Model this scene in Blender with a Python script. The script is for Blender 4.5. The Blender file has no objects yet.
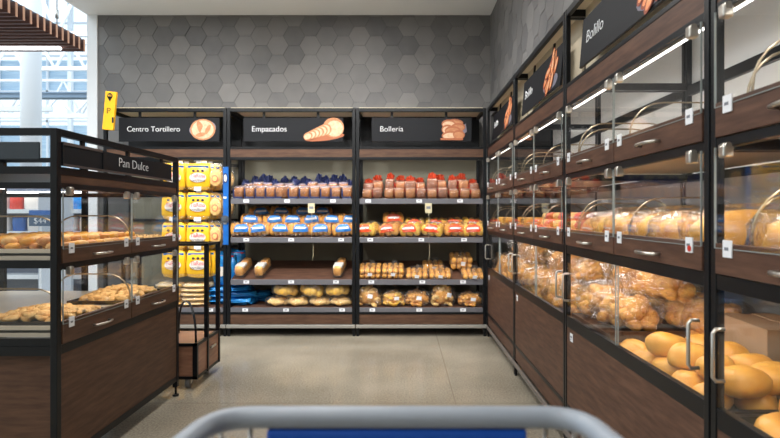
import bpy, bmesh, math, random
from mathutils import Vector, Matrix, noise
random.seed(7)
SC = bpy.context.scene
COL = SC.collection
PI = math.pi

def lin(r, g, b):
    f = lambda v: (v/255/12.92) if v/255 <= .04045 else ((v/255+.055)/1.055)**2.4
    return (f(r), f(g), f(b), 1)

# ------------------------------------------------------------------ camera, world, light, exposure
cam = bpy.data.cameras.new('camera'); cam_o = bpy.data.objects.new('camera', cam); COL.objects.link(cam_o)
cam.sensor_width = 36; cam.lens = 24; cam.shift_x = -12/780; cam.shift_y = -5/780
cam_o.location = (0, 0, 1.2); cam_o.rotation_euler = (PI/2, 0, 0)
cam.clip_start = .02
cam.dof.use_dof = True; cam.dof.focus_distance = 3.2; cam.dof.aperture_fstop = 4.0
SC.camera = cam_o
SC.view_settings.view_transform = 'Standard'; SC.view_settings.look = 'None'
SC.view_settings.gamma = 1; SC.view_settings.use_curve_mapping = False
SC.view_settings.exposure = 0.12
SC.cycles.transparent_max_bounces = 32
SC.cycles.max_bounces = 10

w = bpy.data.worlds.new('sky'); SC.world = w; w.use_nodes = True
w.node_tree.nodes['Background'].inputs[0].default_value = (.78, .9, 1, 1)
w.node_tree.nodes['Background'].inputs[1].default_value = 1.35

def area(name, loc, size, power, rot=(0, 0, 0), color=(1, 1, 1), parent=None):
    l = bpy.data.lights.new(name, 'AREA'); l.shape = 'RECTANGLE'; l.size, l.size_y = size
    l.energy = power; l.color = color
    o = bpy.data.objects.new(name, l); COL.objects.link(o); o.location = loc; o.rotation_euler = rot
    if parent: o.parent = parent
    return o
for x in (-2.3, -.55):
    for y in (-1.5, .7, 2.7, 4.2):
        area('ceiling_lamp_light', (x, y, 3.33), (.3, 1.2), 21, color=(1, .985, .96))
for x in (-2.2, -1.0, .2):      # added fill lights that brighten the back shelves
    area('shelf_fill_light', (x, 3.0, 3.25), (.25, .25), 12, (math.radians(42), 0, 0), (1, .98, .95)).data.spread = math.radians(85)
area('skylight', (-9, 9, 7.6), (8, 8), 900, color=(.86, .94, 1))
area('skylight', (-9, 0, 7.6), (8, 7), 650, color=(.86, .94, 1))

# ------------------------------------------------------------------ materials
MATS = {}
def mat(name, col, rough=.5, metal=0, noise_amt=0, nscale=8, stretch=(1, 1, 1), col2=None, bump=0, bscale=30, emit=None, spec=.5, coat=0):
    m = bpy.data.materials.new(name); m.use_nodes = True; nt = m.node_tree; N = nt.nodes; L = nt.links
    b = N['Principled BSDF']
    b.inputs['Base Color'].default_value = col; b.inputs['Roughness'].default_value = rough
    b.inputs['Metallic'].default_value = metal; b.inputs['Specular IOR Level'].default_value = spec
    b.inputs['Coat Weight'].default_value = coat; b.inputs['Coat Roughness'].default_value = .1
    tc = N.new('ShaderNodeTexCoord'); mp = N.new('ShaderNodeMapping'); mp.inputs['Scale'].default_value = stretch
    L.new(tc.outputs['Object'], mp.inputs['Vector'])
    if col2 or noise_amt:
        n = N.new('ShaderNodeTexNoise'); n.inputs['Scale'].default_value = nscale; n.inputs['Detail'].default_value = 5
        n.inputs['Roughness'].default_value = .6
        L.new(mp.outputs[0], n.inputs['Vector'])
        r = N.new('ShaderNodeValToRGB'); r.color_ramp.elements[0].position = .35; r.color_ramp.elements[1].position = .68
        c2 = col2 or tuple(v*(1-noise_amt) for v in col[:3])+(1,)
        r.color_ramp.elements[0].color = c2; r.color_ramp.elements[1].color = col
        L.new(n.outputs['Fac'], r.inputs[0]); L.new(r.outputs[0], b.inputs['Base Color'])
    if bump:
        n2 = N.new('ShaderNodeTexNoise'); n2.inputs['Scale'].default_value = bscale; n2.inputs['Detail'].default_value = 4
        L.new(mp.outputs[0], n2.inputs['Vector'])
        bp = N.new('ShaderNodeBump'); bp.inputs['Strength'].default_value = bump; bp.inputs['Distance'].default_value = .01
        L.new(n2.outputs['Fac'], bp.inputs['Height']); L.new(bp.outputs[0], b.inputs['Normal'])
    if emit:
        b.inputs['Emission Color'].default_value = emit[0]; b.inputs['Emission Strength'].default_value = emit[1]
    MATS[name] = m
    return m

def clear(name, tint, fac_add, rough, bump=0, bscale=20, milky=0):
    """thin clear sheet: transparency plus a Fresnel reflection"""
    m = bpy.data.materials.new(name); m.use_nodes = True; nt = m.node_tree; N = nt.nodes; L = nt.links
    N.remove(N['Principled BSDF']); out = N['Material Output']
    tr = N.new('ShaderNodeBsdfTransparent'); tr.inputs[0].default_value = tint
    gl = N.new('ShaderNodeBsdfGlossy'); gl.inputs['Roughness'].default_value = rough
    fr = N.new('ShaderNodeFresnel')
    ge = N.new('ShaderNodeNewGeometry'); io = N.new('ShaderNodeMapRange')      # same reflectance from either side of the sheet
    io.inputs['To Min'].default_value = 1.45; io.inputs['To Max'].default_value = 1/1.45
    L.new(ge.outputs['Backfacing'], io.inputs['Value']); L.new(io.outputs[0], fr.inputs[0])
    ad = N.new('ShaderNodeMath'); ad.operation = 'ADD'; ad.inputs[1].default_value = fac_add; ad.use_clamp = True
    mx = N.new('ShaderNodeMixShader'); L.new(fr.outputs[0], ad.inputs[0]); L.new(ad.outputs[0], mx.inputs[0])
    base = tr
    if milky:
        df = N.new('ShaderNodeBsdfDiffuse'); df.inputs[0].default_value = (.9, .9, .9, 1)
        m2 = N.new('ShaderNodeMixShader'); m2.inputs[0].default_value = milky
        L.new(tr.outputs[0], m2.inputs[1]); L.new(df.outputs[0], m2.inputs[2]); base = m2
    L.new(base.outputs[0], mx.inputs[1]); L.new(gl.outputs[0], mx.inputs[2]); L.new(mx.outputs[0], out.inputs[0])
    if bump:
        tc = N.new('ShaderNodeTexCoord'); n2 = N.new('ShaderNodeTexNoise'); n2.inputs['Scale'].default_value = bscale
        n2.inputs['Detail'].default_value = 3; n2.inputs['Distortion'].default_value = 1.5
        bp = N.new('ShaderNodeBump'); bp.inputs['Strength'].default_value = bump; bp.inputs['Distance'].default_value = .02
        L.new(tc.outputs['Object'], n2.inputs['Vector']); L.new(n2.outputs['Fac'], bp.inputs['Height'])
        L.new(bp.outputs[0], gl.inputs['Normal'])
        L.new(bp.outputs[0], fr.inputs['Normal'])
    MATS[name] = m
    return m

BLK = mat('black_steel', lin(12, 15, 19), .38, 0, spec=.3)
WOOD = mat('brown_laminate', lin(102, 73, 58), .5, 0, nscale=5, stretch=(1.2, 8, 9), col2=lin(74, 51, 41), spec=.3)
WOODL = mat('light_laminate', lin(158, 116, 92), .45, 0, nscale=5, stretch=(1.2, 8, 9), col2=lin(130, 90, 70))
WOODD = mat('dark_laminate', lin(98, 71, 54), .5, 0, nscale=5, stretch=(1.2, 8, 9), col2=lin(74, 52, 40), spec=.3)
CREAM = mat('cream_board', lin(206, 192, 166), .7)
DECK = mat('pale_deck', lin(205, 192, 170), .35, 0, noise_amt=.12, nscale=3)
LIP = mat('grey_shelf_edge', lin(112, 112, 118), .4, .3)
OLIVE = mat('olive_back_panel', lin(110, 108, 94), .75, 0, noise_amt=.12, nscale=2)
SIGN = mat('sign_black', lin(19, 21, 26), .6, spec=.25)
SIGNG = mat('sign_grey_edge', lin(92, 82, 80), .5, .3)
INK = mat('ink_white', lin(235, 238, 240), .6)
PAPER = mat('white_paper', lin(232, 234, 238), .6)
GREYINK = mat('grey_print', lin(120, 125, 135), .6)
STEEL = mat('brushed_steel', lin(200, 196, 188), .28, .9)
HINGE = mat('satin_metal', lin(196, 190, 180), .28, .85)
BUMP = mat('pale_bumper', lin(150, 147, 140), .45, .2)
LED = mat('led_tube', (1, 1, 1, 1), .4, emit=((1, .96, .9, 1), 5.0))
EDGE = mat('acrylic_edge', lin(150, 158, 156), .2)
HOOP = mat('bent_wire', lin(158, 144, 122), .3, .8)
GLASS = clear('acrylic_sheet', (.965, .97, .975, 1), .0, .03)
FILM = clear('plastic_film', (.985, .985, .985, 1), .015, .16, bump=.8, bscale=26, milky=.03)
HAZY = clear('hazy_wrap', (.985, .985, .985, 1), .03, .1, bump=1, bscale=34, milky=.03)
CRUST = mat('golden_crust', lin(240, 184, 92), .5, 0, nscale=14, col2=lin(200, 128, 48), bump=.12, bscale=60)
ROLLC = mat('roll_crust', lin(236, 182, 80), .42, 0, nscale=7, col2=lin(216, 146, 50), bump=.15, bscale=50)
BROWN = mat('brown_bread', lin(186, 122, 60), .6, 0, nscale=25, col2=lin(128, 74, 32))
DARKB = mat('dark_bread', lin(120, 78, 52), .6, 0, nscale=30, col2=lin(82, 50, 34))
CRUMB = mat('pale_crumb', lin(248, 216, 140), .7, 0, nscale=40, col2=lin(222, 172, 104))
YBUN = mat('yellow_bun', lin(250, 206, 88), .5, 0, nscale=16, col2=lin(222, 166, 62), bump=.1)
ORANGE = mat('orange_bread', lin(226, 132, 66), .5, 0, nscale=18, col2=lin(186, 84, 38))
PINK = mat('pink_sugar', lin(226, 130, 110), .6, 0, nscale=20, col2=lin(206, 80, 66))
WAFER = mat('cookie_dough', lin(246, 212, 148), .65, 0, nscale=25, col2=lin(216, 158, 86))
BLUEP = mat('blue_print', lin(24, 104, 190), .35, 0, noise_amt=.25, nscale=14)
NAVY = mat('navy_print', lin(22, 34, 84), .3, 0, col2=lin(58, 66, 104), nscale=34)
REDP = mat('red_print', lin(214, 62, 34), .35, 0, col2=lin(190, 36, 26), nscale=14)
REDTAIL = mat('red_film', lin(222, 84, 48), .3, 0, col2=lin(136, 44, 30), nscale=40)
YELLOW = mat('yellow_film', lin(250, 194, 36), .3, 0, noise_amt=.12, nscale=10, bump=.5, bscale=18)
REDINK = mat('red_ink', lin(214, 52, 72), .5)
DARKINK = mat('dark_ink', lin(60, 48, 60), .5)
WHITEF = mat('white_film', lin(235, 228, 220), .35, bump=.4, bscale=25)
BLUEF = mat('blue_film', lin(52, 164, 232), .25, 0, col2=lin(24, 116, 200), nscale=12, bump=.8, bscale=20)
YSIGN = mat('yellow_sign', lin(250, 186, 20), .5)
BLACKINK = mat('black_ink', lin(20, 20, 22), .6)
TAN = mat('tan_tag', lin(206, 196, 160), .6)
TRAYM = mat('black_tray', lin(30, 28, 30), .35, .3)
CARD = mat('cardboard', lin(176, 142, 108), .8, 0, noise_amt=.15, nscale=6)
PLAST = mat('grey_plastic', lin(150, 158, 168), .4, 0, noise_amt=.06, nscale=20)
CBLUE = mat('cart_blue', lin(4, 84, 190), .4)
RUBBER = mat('grey_rubber', lin(120, 120, 120), .6)
WHITEM = mat('white_paint', lin(236, 240, 244), .6)
PALEB = mat('pale_blue_sheet', lin(206, 226, 240), .6, 0, nscale=1.5, stretch=(1, 1, 12), col2=lin(176, 204, 226))
SLATW = mat('walnut_slat', lin(104, 68, 56), .55, 0, nscale=6, stretch=(1, 8, 8), col2=lin(70, 44, 38))
SLATE = mat('slat_end', lin(206, 150, 116), .6)
DKNAVY = mat('dark_beam', lin(34, 48, 66), .5)
PURPLE = mat('purple_pack', lin(110, 96, 160), .5, 0, col2=lin(60, 70, 120), nscale=20)

# ------------------------------------------------------------------ mesh helpers
class MB:
    def __init__(s): s.bm = bmesh.new()
    def box(s, x0, x1, y0, y1, z0, z1, mi=0, M=None, bev=0):
        r = bmesh.ops.create_cube(s.bm, size=1)['verts']
        for v in r:
            v.co = Vector(((x0+x1)/2+v.co.x*(x1-x0), (y0+y1)/2+v.co.y*(y1-y0), (z0+z1)/2+v.co.z*(z1-z0)))
        fs = set(f for v in r for f in v.link_faces)
        for f in fs: f.material_index = mi
        if bev:
            es = list(set(e for v in r for e in v.link_edges))
            rb = bmesh.ops.bevel(s.bm, geom=es, offset=bev, segments=2, affect='EDGES', profile=.5)
            r = list(set(v for f in rb['faces'] for v in f.verts) | set(v for v in r if v.is_valid))
            for f in set(f for v in r for f in v.link_faces): f.material_index = mi
        if M is not None: bmesh.ops.transform(s.bm, matrix=M, verts=r)
        return s
    def tube(s, pts, r, seg=8, mi=0):
        pts = [Vector(p) for p in pts]; rings = []; up = None
        for i, p in enumerate(pts):
            d = (pts[min(i+1, len(pts)-1)]-pts[max(i-1, 0)]).normalized()
            if up is None:
                up = Vector((0, 0, 1)) if abs(d.z) < .9 else Vector((1, 0, 0))
            a = d.cross(up).normalized(); up = a.cross(d).normalized()
            rr = r[i] if isinstance(r, (list, tuple)) else r
            rings.append([s.bm.verts.new(p+rr*(a*math.cos(t)+up*math.sin(t))) for t in [2*PI*k/seg for k in range(seg)]])
        for A, B in zip(rings, rings[1:]):
            for k in range(seg):
                f = s.bm.faces.new((A[k], A[(k+1) % seg], B[(k+1) % seg], B[k])); f.material_index = mi; f.smooth = True
        for R_ in (rings[0], rings[-1]):
            f = s.bm.faces.new(R_); f.material_index = mi
        return s
    def sup(s, c, r, e=(.8, .8), nu=14, nv=9, vr=(-90, 90), ur=(0, 360), amp=0, fr=8, mi=0, rot=None, seed=0, deform=None, smooth=True):
        """superellipsoid patch; r radii, e exponents (vertical, horizontal)"""
        sp = lambda x, p: math.copysign(abs(x)**p, x)
        full = ur[1]-ur[0] >= 359.9
        R = rot.to_3x3() if rot is not None else Matrix.Identity(3)
        C = Vector(c); g = []
        for j in range(nv+1):
            v = math.radians(vr[0]+(vr[1]-vr[0])*j/nv); row = []
            pole = abs(abs(v)-PI/2) < 1e-4
            for i in range(1 if pole else (nu if full else nu+1)):
                u = math.radians(ur[0]+(ur[1]-ur[0])*i/nu)
                p = Vector((sp(math.cos(v), e[0])*sp(math.cos(u), e[1]), sp(math.cos(v), e[0])*sp(math.sin(u), e[1]), sp(math.sin(v), e[0])))
                if deform: p = deform(p)
                k = 1+amp*noise.noise(p*fr*.5+Vector((seed*3.1, seed*1.7, seed))) if amp else 1
                row.append(s.bm.verts.new(C+R@Vector((p.x*r[0]*k, p.y*r[1]*k, p.z*r[2]*k))))
            g.append(row)
        n = nu if full else nu
        for A, B in zip(g, g[1:]):
            for i in range(n):
                j = (i+1) % len(A) if full else i+1
                j2 = (i+1) % len(B) if full else i+1
                try:
                    if len(A) == 1: f = s.bm.faces.new((A[0], B[j2], B[i]))
                    elif len(B) == 1: f = s.bm.faces.new((A[i], A[j], B[0]))
                    else: f = s.bm.faces.new((A[i], A[j], B[j2], B[i]))
                    f.material_index = mi; f.smooth = smooth
                except (ValueError, IndexError): pass
        return s
    def disc(s, cx, cz, rx, rz, ang, y, mi, n=14, th=.0008):
        """thin printed ellipse in the x-z plane, facing -y"""
        c, q = math.cos(ang), math.sin(ang); P = []
        for k in range(n):
            a, b = rx*math.cos(2*PI*k/n), rz*math.sin(2*PI*k/n)
            P.append((cx+a*c-b*q, cz+a*q+b*c))
        return s.poly(P, y, th, mi)
    def poly(s, P, y, th, mi):
        f0 = [s.bm.verts.new((x, y, z)) for x, z in P]; f1 = [s.bm.verts.new((x, y+th, z)) for x, z in P]
        f = s.bm.faces.new(f0); f.material_index = mi
        for k in range(len(P)):
            q = s.bm.faces.new((f0[k], f1[k], f1[(k+1) % len(P)], f0[(k+1) % len(P)])); q.material_index = mi
        return s
    def data(s, name, mats):
        bmesh.ops.recalc_face_normals(s.bm, faces=s.bm.faces[:])
        me = bpy.data.meshes.new(name); s.bm.to_mesh(me); s.bm.free()
        for m in (mats if isinstance(mats, (list, tuple)) else [mats]): me.materials.append(m)
        return me
    def build(s, name, mats, parent=None, loc=(0, 0, 0), rot=(0, 0, 0), label=None):
        o = bpy.data.objects.new(name, s.data(name, mats)); COL.objects.link(o)
        o.location = loc; o.rotation_euler = rot
        if parent: o.parent = parent
        if label: o['label'] = label
        return o

def tag(o, label, cat, group=None):
    o['label'] = label; o['category'] = cat
    if group: o['group'] = group
    return o
def empty(name, loc=(0, 0, 0), rz=0, label=None, cat=None, group=None):
    o = bpy.data.objects.new(name, None); COL.objects.link(o); o.empty_display_size = .05
    o.location = loc; o.rotation_euler = (0, 0, rz)
    if label: tag(o, label, cat, group)
    return o
def struct(o): o['kind'] = 'structure'; return o
KIDS = {}
def kids(o):
    return [c for c in o.children]
def dup(o, parent=None):
    c = o.copy(); COL.objects.link(c)
    if parent: c.parent = parent
    for ch in kids(o): dup(ch, c)
    return c
USED = set()
def put(proto, loc, rot=(0, 0, 0), label=None, cat=None, group=None, scale=1):
    o = proto if proto.name not in USED else dup(proto)
    USED.add(proto.name)
    o.location = loc; o.rotation_euler = rot
    o.scale = (scale,)*3 if not isinstance(scale, (tuple, list)) else scale
    if label: tag(o, label, cat, group)
    return o
def text(name, body, parent, loc, width, m, rot=(PI/2, 0, 0), size=.1, h=None, align='LEFT'):
    cu = bpy.data.curves.new(name, 'FONT'); cu.body = body; cu.size = size; cu.extrude = .0006; cu.offset = -.0012 if size > .06 else 0; cu.align_x = align
    cu.materials.append(m)
    cu.resolution_u = 5
    tmp = bpy.data.objects.new(name, cu); COL.objects.link(tmp)
    bpy.context.view_layer.update()
    me = bpy.data.meshes.new_from_object(tmp); bpy.data.objects.remove(tmp); me.name = name
    o = bpy.data.objects.new(name, me); COL.objects.link(o)
    bpy.context.view_layer.update()
    if width: o.scale = (width/o.dimensions.x, (h/o.dimensions.y if h else width/o.dimensions.x), 1)
    o.location = loc; o.rotation_euler = rot
    if parent: o.parent = parent
    return o
ORD = ['first', 'second', 'third', 'fourth', 'fifth', 'sixth', 'seventh', 'eighth', 'ninth', 'tenth', 'eleventh', 'twelfth', 'thirteenth', 'fourteenth']

# ------------------------------------------------------------------ setting
ZC = 3.37; YB = 5.68; XR = .97; XL = -3.43
def floor_mat():
    m = mat('polished_concrete', lin(186, 176, 160), .2, 0, spec=.5)
    nt = m.node_tree; N = nt.nodes; L = nt.links; b = N['Principled BSDF']
    tc = N.new('ShaderNodeTexCoord')
    n1 = N.new('ShaderNodeTexNoise'); n1.inputs['Scale'].default_value = 1.3; n1.inputs['Detail'].default_value = 6
    n2 = N.new('ShaderNodeTexNoise'); n2.inputs['Scale'].default_value = 90; n2.inputs['Detail'].default_value = 4
    L.new(tc.outputs['Object'], n1.inputs['Vector']); L.new(tc.outputs['Object'], n2.inputs['Vector'])
    ad = N.new('ShaderNodeMath'); ad.operation = 'MULTIPLY_ADD'; ad.inputs[1].default_value = .65
    L.new(n2.outputs['Fac'], ad.inputs[0]); mu = N.new('ShaderNodeMath'); mu.operation = 'MULTIPLY'; mu.inputs[1].default_value = .5
    L.new(n1.outputs['Fac'], mu.inputs[0]); L.new(mu.outputs[0], ad.inputs[2])
    r = N.new('ShaderNodeValToRGB'); r.color_ramp.elements[0].position = .38; r.color_ramp.elements[1].position = .78
    r.color_ramp.elements[0].color = lin(116, 108, 94); r.color_ramp.elements[1].color = lin(178, 169, 151)
    L.new(ad.outputs[0], r.inputs[0])
    # saw-cut joints
    sep = N.new('ShaderNodeSeparateXYZ'); L.new(tc.outputs['Object'], sep.inputs[0])
    def line(out, pos, wd):
        s = N.new('ShaderNodeMath'); s.operation = 'SUBTRACT'; s.inputs[1].default_value = pos; L.new(out, s.inputs[0])
        a = N.new('ShaderNodeMath'); a.operation = 'ABSOLUTE'; L.new(s.outputs[0], a.inputs[0])
        c = N.new('ShaderNodeMath'); c.operation = 'LESS_THAN'; c.inputs[1].default_value = wd; L.new(a.outputs[0], c.inputs[0]); return c
    l1 = line(sep.outputs['X'], .34, .004); l2 = line(sep.outputs['Y'], 3.3, .005)
    mx = N.new('ShaderNodeMath'); mx.operation = 'MAXIMUM'; L.new(l1.outputs[0], mx.inputs[0]); L.new(l2.outputs[0], mx.inputs[1])
    mix = N.new('ShaderNodeMix'); mix.data_type = 'RGBA'; mix.inputs['B'].default_value = lin(120, 110, 96)
    f = N.new('ShaderNodeMath'); f.operation = 'MULTIPLY'; f.inputs[1].default_value = .6; L.new(mx.outputs[0], f.inputs[0])
    L.new(f.outputs[0], mix.inputs['Factor']); L.new(r.outputs[0], mix.inputs['A']); L.new(mix.outputs['Result'], b.inputs['Base Color'])
    rr = N.new('ShaderNodeMapRange'); rr.inputs['To Min'].default_value = .06; rr.inputs['To Max'].default_value = .3
    L.new(n1.outputs['Fac'], rr.inputs['Value']); L.new(rr.outputs[0], b.inputs['Roughness'])
    return m
struct(MB().box(-17, 1.8, -5.2, -5, 0, 9).build('sky_block_wall', mat('sky_block_paint', lin(186, 178, 168), .8)))  # unseen wall added behind the camera to cut blue sky reflections
struct(MB().box(-17, 1.8, -5, 18, -.1, 0).build('floor', floor_mat()))
CEILM = mat('ceiling_white', lin(246, 249, 255), .8)
struct(MB().box(XL, 1.8, -5, YB+.25, ZC, ZC+.25).build('ceiling', CEILM))

def tile_mat():
    m = mat('hexagon_tile', lin(120, 120, 120), .55)
    nt = m.node_tree; N = nt.nodes; L = nt.links; b = N['Principled BSDF']
    at = N.new('ShaderNodeAttribute'); at.attribute_name = 'tone'
    tc = N.new('ShaderNodeTexCoord'); n = N.new('ShaderNodeTexNoise'); n.inputs['Scale'].default_value = 5; n.inputs['Detail'].default_value = 7
    L.new(tc.outputs['Object'], n.inputs['Vector'])
    a = N.new('ShaderNodeMath'); a.operation = 'MULTIPLY_ADD'; a.inputs[1].default_value = .6
    L.new(at.outputs['Fac'], a.inputs[0])
    h = N.new('ShaderNodeMath'); h.operation = 'MULTIPLY'; h.inputs[1].default_value = .55; L.new(n.outputs['Fac'], h.inputs[0]); L.new(h.outputs[0], a.inputs[2])
    r = N.new('ShaderNodeValToRGB'); r.color_ramp.elements[0].position = .15; r.color_ramp.elements[1].position = .95
    r.color_ramp.elements[0].color = lin(92, 92, 94); r.color_ramp.elements[1].color = lin(125, 124, 123)
    L.new(a.outputs[0], r.inputs[0]); L.new(r.outputs[0], b.inputs['Base Color'])
    return m
TILE = tile_mat(); GROUT = mat('grout', lin(80, 80, 80), .8)
def hexwall(name, body, u0, u1, z0, z1, xf):
    """body: list of boxes; tiles laid over the u-z face; xf(u, out, z) -> world point"""
    mb = MB()
    for bx in body: mb.box(*bx, mi=1)
    bm = mb.bm; R = .119; tone = bm.faces.layers.float.new('tone')
    i = 0; u = u0
    def clip(P, ax, lim, sign):
        out = []
        for k in range(len(P)):
            a, b = P[k], P[(k+1) % len(P)]
            ia, ib = sign*(a[ax]-lim) <= 0, sign*(b[ax]-lim) <= 0
            if ia: out.append(a)
            if ia != ib:
                t = (lim-a[ax])/(b[ax]-a[ax]); out.append((a[0]+(b[0]-a[0])*t, a[1]+(b[1]-a[1])*t))
        return out
    while u < u1+R:
        z = z0-.2+(i % 2)*R*.866
        while z < z1+R:
            P = [(u+(R-.0022)*math.cos(PI/3*k), z+(R-.0022)*math.sin(PI/3*k)) for k in range(6)]
            for ax, lim, sg in ((0, u0, -1), (0, u1, 1), (1, z0, -1), (1, z1, 1)):
                if P: P = clip(P, ax, lim, sg)
            if len(P) >= 3:
                o = .003+random.random()*.0035; t = random.random()
                top = [bm.verts.new(xf(a, o, b)) for a, b in P]; bot = [bm.verts.new(xf(a, -.001, b)) for a, b in P]
                f = bm.faces.new(top); f[tone] = t
                for k in range(len(P)):
                    f = bm.faces.new((top[k], bot[k], bot[(k+1) % len(P)], top[(k+1) % len(P)])); f[tone] = t
            z += R*1.732
        u += R*1.5; i += 1
    return struct(mb.build(name, [TILE, GROUT]))
hexwall('wall_back', [(XL+.11, 1.8, YB, YB+.2, 0, ZC)], XL+.11, XR, 1.9, ZC, lambda u, o, z: (u, YB-o, z))
hexwall('wall_right', [(XR, 1.8, -5, YB, 2.27, ZC), (1.62, 1.8, -5, YB, 0, 2.27)], 0, YB-.005, 2.27, ZC, lambda u, o, z: (XR-o, u, z))
struct(MB().box(XL, XL+.11, YB-.02, YB+.2, 0, ZC).build('trim_1', WHITEM))

# ------------------------------------------------------------------ the bright hall beyond
struct(MB().box(-17, -3.4, 17.6, 17.8, 0, 4.2).box(-17, -3.4, 17.6, 17.8, 5.4, 6.4).build('wall_far', PALEB))
struct(MB().box(-17, -2, YB+.3, 18, 9, 9.2).box(-17, XL, -5, YB+.3, 9, 9.2).build('ceiling', PALEB))
def truss(name, X0, X1, Y, z0, z1, n, label, r=.045):
    t = empty(name, ((X0+X1)/2, Y, z0), 0, label, 'roof truss')
    cx = (X0+X1)/2
    for z in (z0, z1): MB().box(X0-cx, X1-cx, -r, r, z-z0-r, z-z0+r).build('chord', WHITEM, t)
    mb = MB(); d = (X1-X0)/n
    for i in range(n):
        a = X0-cx+d*i
        mb.tube([(a, 0, 0), (a+d/2, 0, z1-z0)], r*.75, 6); mb.tube([(a+d/2, 0, z1-z0), (a+d, 0, 0)], r*.75, 6)
    mb.build('web', WHITEM, t)
truss('roof_truss', -16.5, -6.2, 12.6, 4.72, 5.35, 14, 'white lattice roof truss in the hall right under the slatted canopy')
truss('roof_truss', -16.5, -6, 11.9, 3.44, 3.9, 14, 'white lattice roof truss just below the slate beam, behind the column')
truss('roof_truss', -16.5, -6.5, 13.6, 5.9, 7.3, 8, 'white lattice truss highest in the hall, seen over the slatted canopy', .06)
truss('roof_truss', -16.5, -7, 14.8, 4.0, 5.0, 9, 'farthest thin white lattice truss in the bright hall', .035)
MB2 = [( -16.5, -7.4, 11.0, 3.42, 'pale steel cross bar above the island top rail')]
for X0, X1, Y, Z, lab in MB2:
    tag(MB().box(X0, X1, Y-.04, Y+.04, Z-.05, Z+.05).build('steel_bar', WHITEM), lab, 'beam')
tag(MB().box(-16, -6.15, 10.4, 10.6, 3.53, 3.62).box(-16, -6.15, 10.38, 10.62, 3.61, 3.64).build('steel_beam', mat('slate_beam', lin(120, 140, 160), .6)), 'slate grey horizontal beam running behind the white column', 'beam')
for k, (x, Y) in enumerate(((-8.1, 16), (-10.2, 16), (-13.1, 16))):
    tag(MB().box(x-.06, x+.06, Y-.06, Y+.06, 0, 9).build('wall_stud', WHITEM), ['slim white upright of the hall just left of the grey tiled wall', 'slim white upright in the hall, right of the round column', 'slim white upright in the hall, left of the round column'][k], 'column')
mb = MB()
for k in range(16): mb.box(-16.9+k*.82, -16.84+k*.82, 17.5, 17.58, 0, 9)
for z in (1.5, 3, 4.3, 5.3, 6.5, 7.6): mb.box(-16.9, -3.5, 17.5, 17.58, z, z+.06)
struct(mb.build('window_1', WHITEM))
col = MB().tube([(-6.35, 8.9, 0), (-6.35, 8.9, 9)], .155, 24)
tag(col.build('round_column', WHITEM), 'thick white round column in the hall below the slatted canopy', 'column')
# hanging slatted canopy
can = empty('slatted_canopy', (-4, 5.2, 3.25), 0, 'hanging walnut slat canopy with a lit white tube, top left', 'canopy')
offs = [399.5, 391.5, 384, 376, 370, 363, 356.5, 350.5, 345, 338.5, 333.3, 328, 322.5, 317]
for i in range(14):
    y = 2080/322.5+.105*(i-12) - 5.2 + (.0)
    MB().box(-2.6, -.006, y-.014, y+.014, 0, .15).box(-.006, 0, y-.014, y+.014, 0, .15, mi=1).build('slat', [SLATW, SLATE], can)
MB().box(-.22, -.1, -.2, 1.45, .15, .2).build('beam', DKNAVY, can)
MB().box(-2.6, -.2, 1.165, 1.215, -.025, .0).build('light_tube', mat('canopy_tube', (1, 1, 1, 1), .5, emit=((.93, .97, 1, 1), 6)), can)
MB().tube([(-.18, .1, .2), (-.18, .1, 5.7)], .006, 6).tube([(-.18, 1.1, .2), (-.18, 1.1, 5.7)], .006, 6).tube([(-.18, 1.1, .32), (-.18, 1.1, .42)], .02, 8).build('cable', STEEL, can)

# store shelving seen through the island glass
gon = empty('store_shelving', (-6.3, 7.6, 0), 0, 'distant white store shelving with blue and purple packs, behind the glass island', 'shelving')
MB().box(-2.2, 2.6, .35, .4, 0, 1.78).build('back_panel', mat('shelving_grey', lin(120, 132, 152), .6), gon)
MB().box(-2.2, 2.6, -.02, .02, 1.5, 1.53).build('light_strip', LED, gon)  # glowing strip added for the bright lines across the island glass
for z in (.3, .62, .94, 1.26):
    MB().box(-2.2, 2.6, 0, .35, z-.03, z).box(-2.2, 2.6, -.01, 0, z-.05, z+.01).build('shelf', WHITEM, gon)
k = 0
for zi, z in enumerate((.62, .94, 1.26)):
    x = -8.4
    while x < -3.8:
        wd = random.uniform(.16, .26)
        m = random.choice([PURPLE, BLUEF, BLUEP, WHITEF, REDP, PURPLE])
        o = MB().sup((0, 0, .11), (wd/2*.9, .06, .11), (.35, .4), 12, 8, amp=.08, seed=k).build('snack_pack', m)
        o.location = (x+wd/2, 7.75, z)
        tag(o, 'printed pack on the distant shelving behind the glass island', 'pack', 'packs on the distant store shelving')
        x += wd+.02; k += 1
ps = empty('price_sign', (-4.81, 6.9, 0), 0, 'blue and dark price sign on a stand seen through the island end glass', 'price sign')
MB().box(-.14, .14, 0, .012, 1.19, 1.25).build('header_strip', BLUEP, ps)
MB().box(-.14, .14, 0, .012, 1.04, 1.19).build('board', mat('sign_slate', lin(60, 88, 116), .6), ps)
MB().box(-.01, .01, .012, .03, .02, 1.1).box(-.15, .15, -.1, .14, 0, .02).build('stand', WHITEM, ps)
text('sign_text', '$44', ps, (-.08, -.001, 1.075), .16, INK, size=.09)
tag(MB().box(-5.0, -4.55, 7.15, 7.2, 0, 1.5).box(-5.0, -4.55, 7.2, 7.4, 0, .1).build('display_panel', mat('panel_white', lin(196, 204, 214), .6)), 'plain white display panel standing behind the price sign', 'panel')

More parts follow.
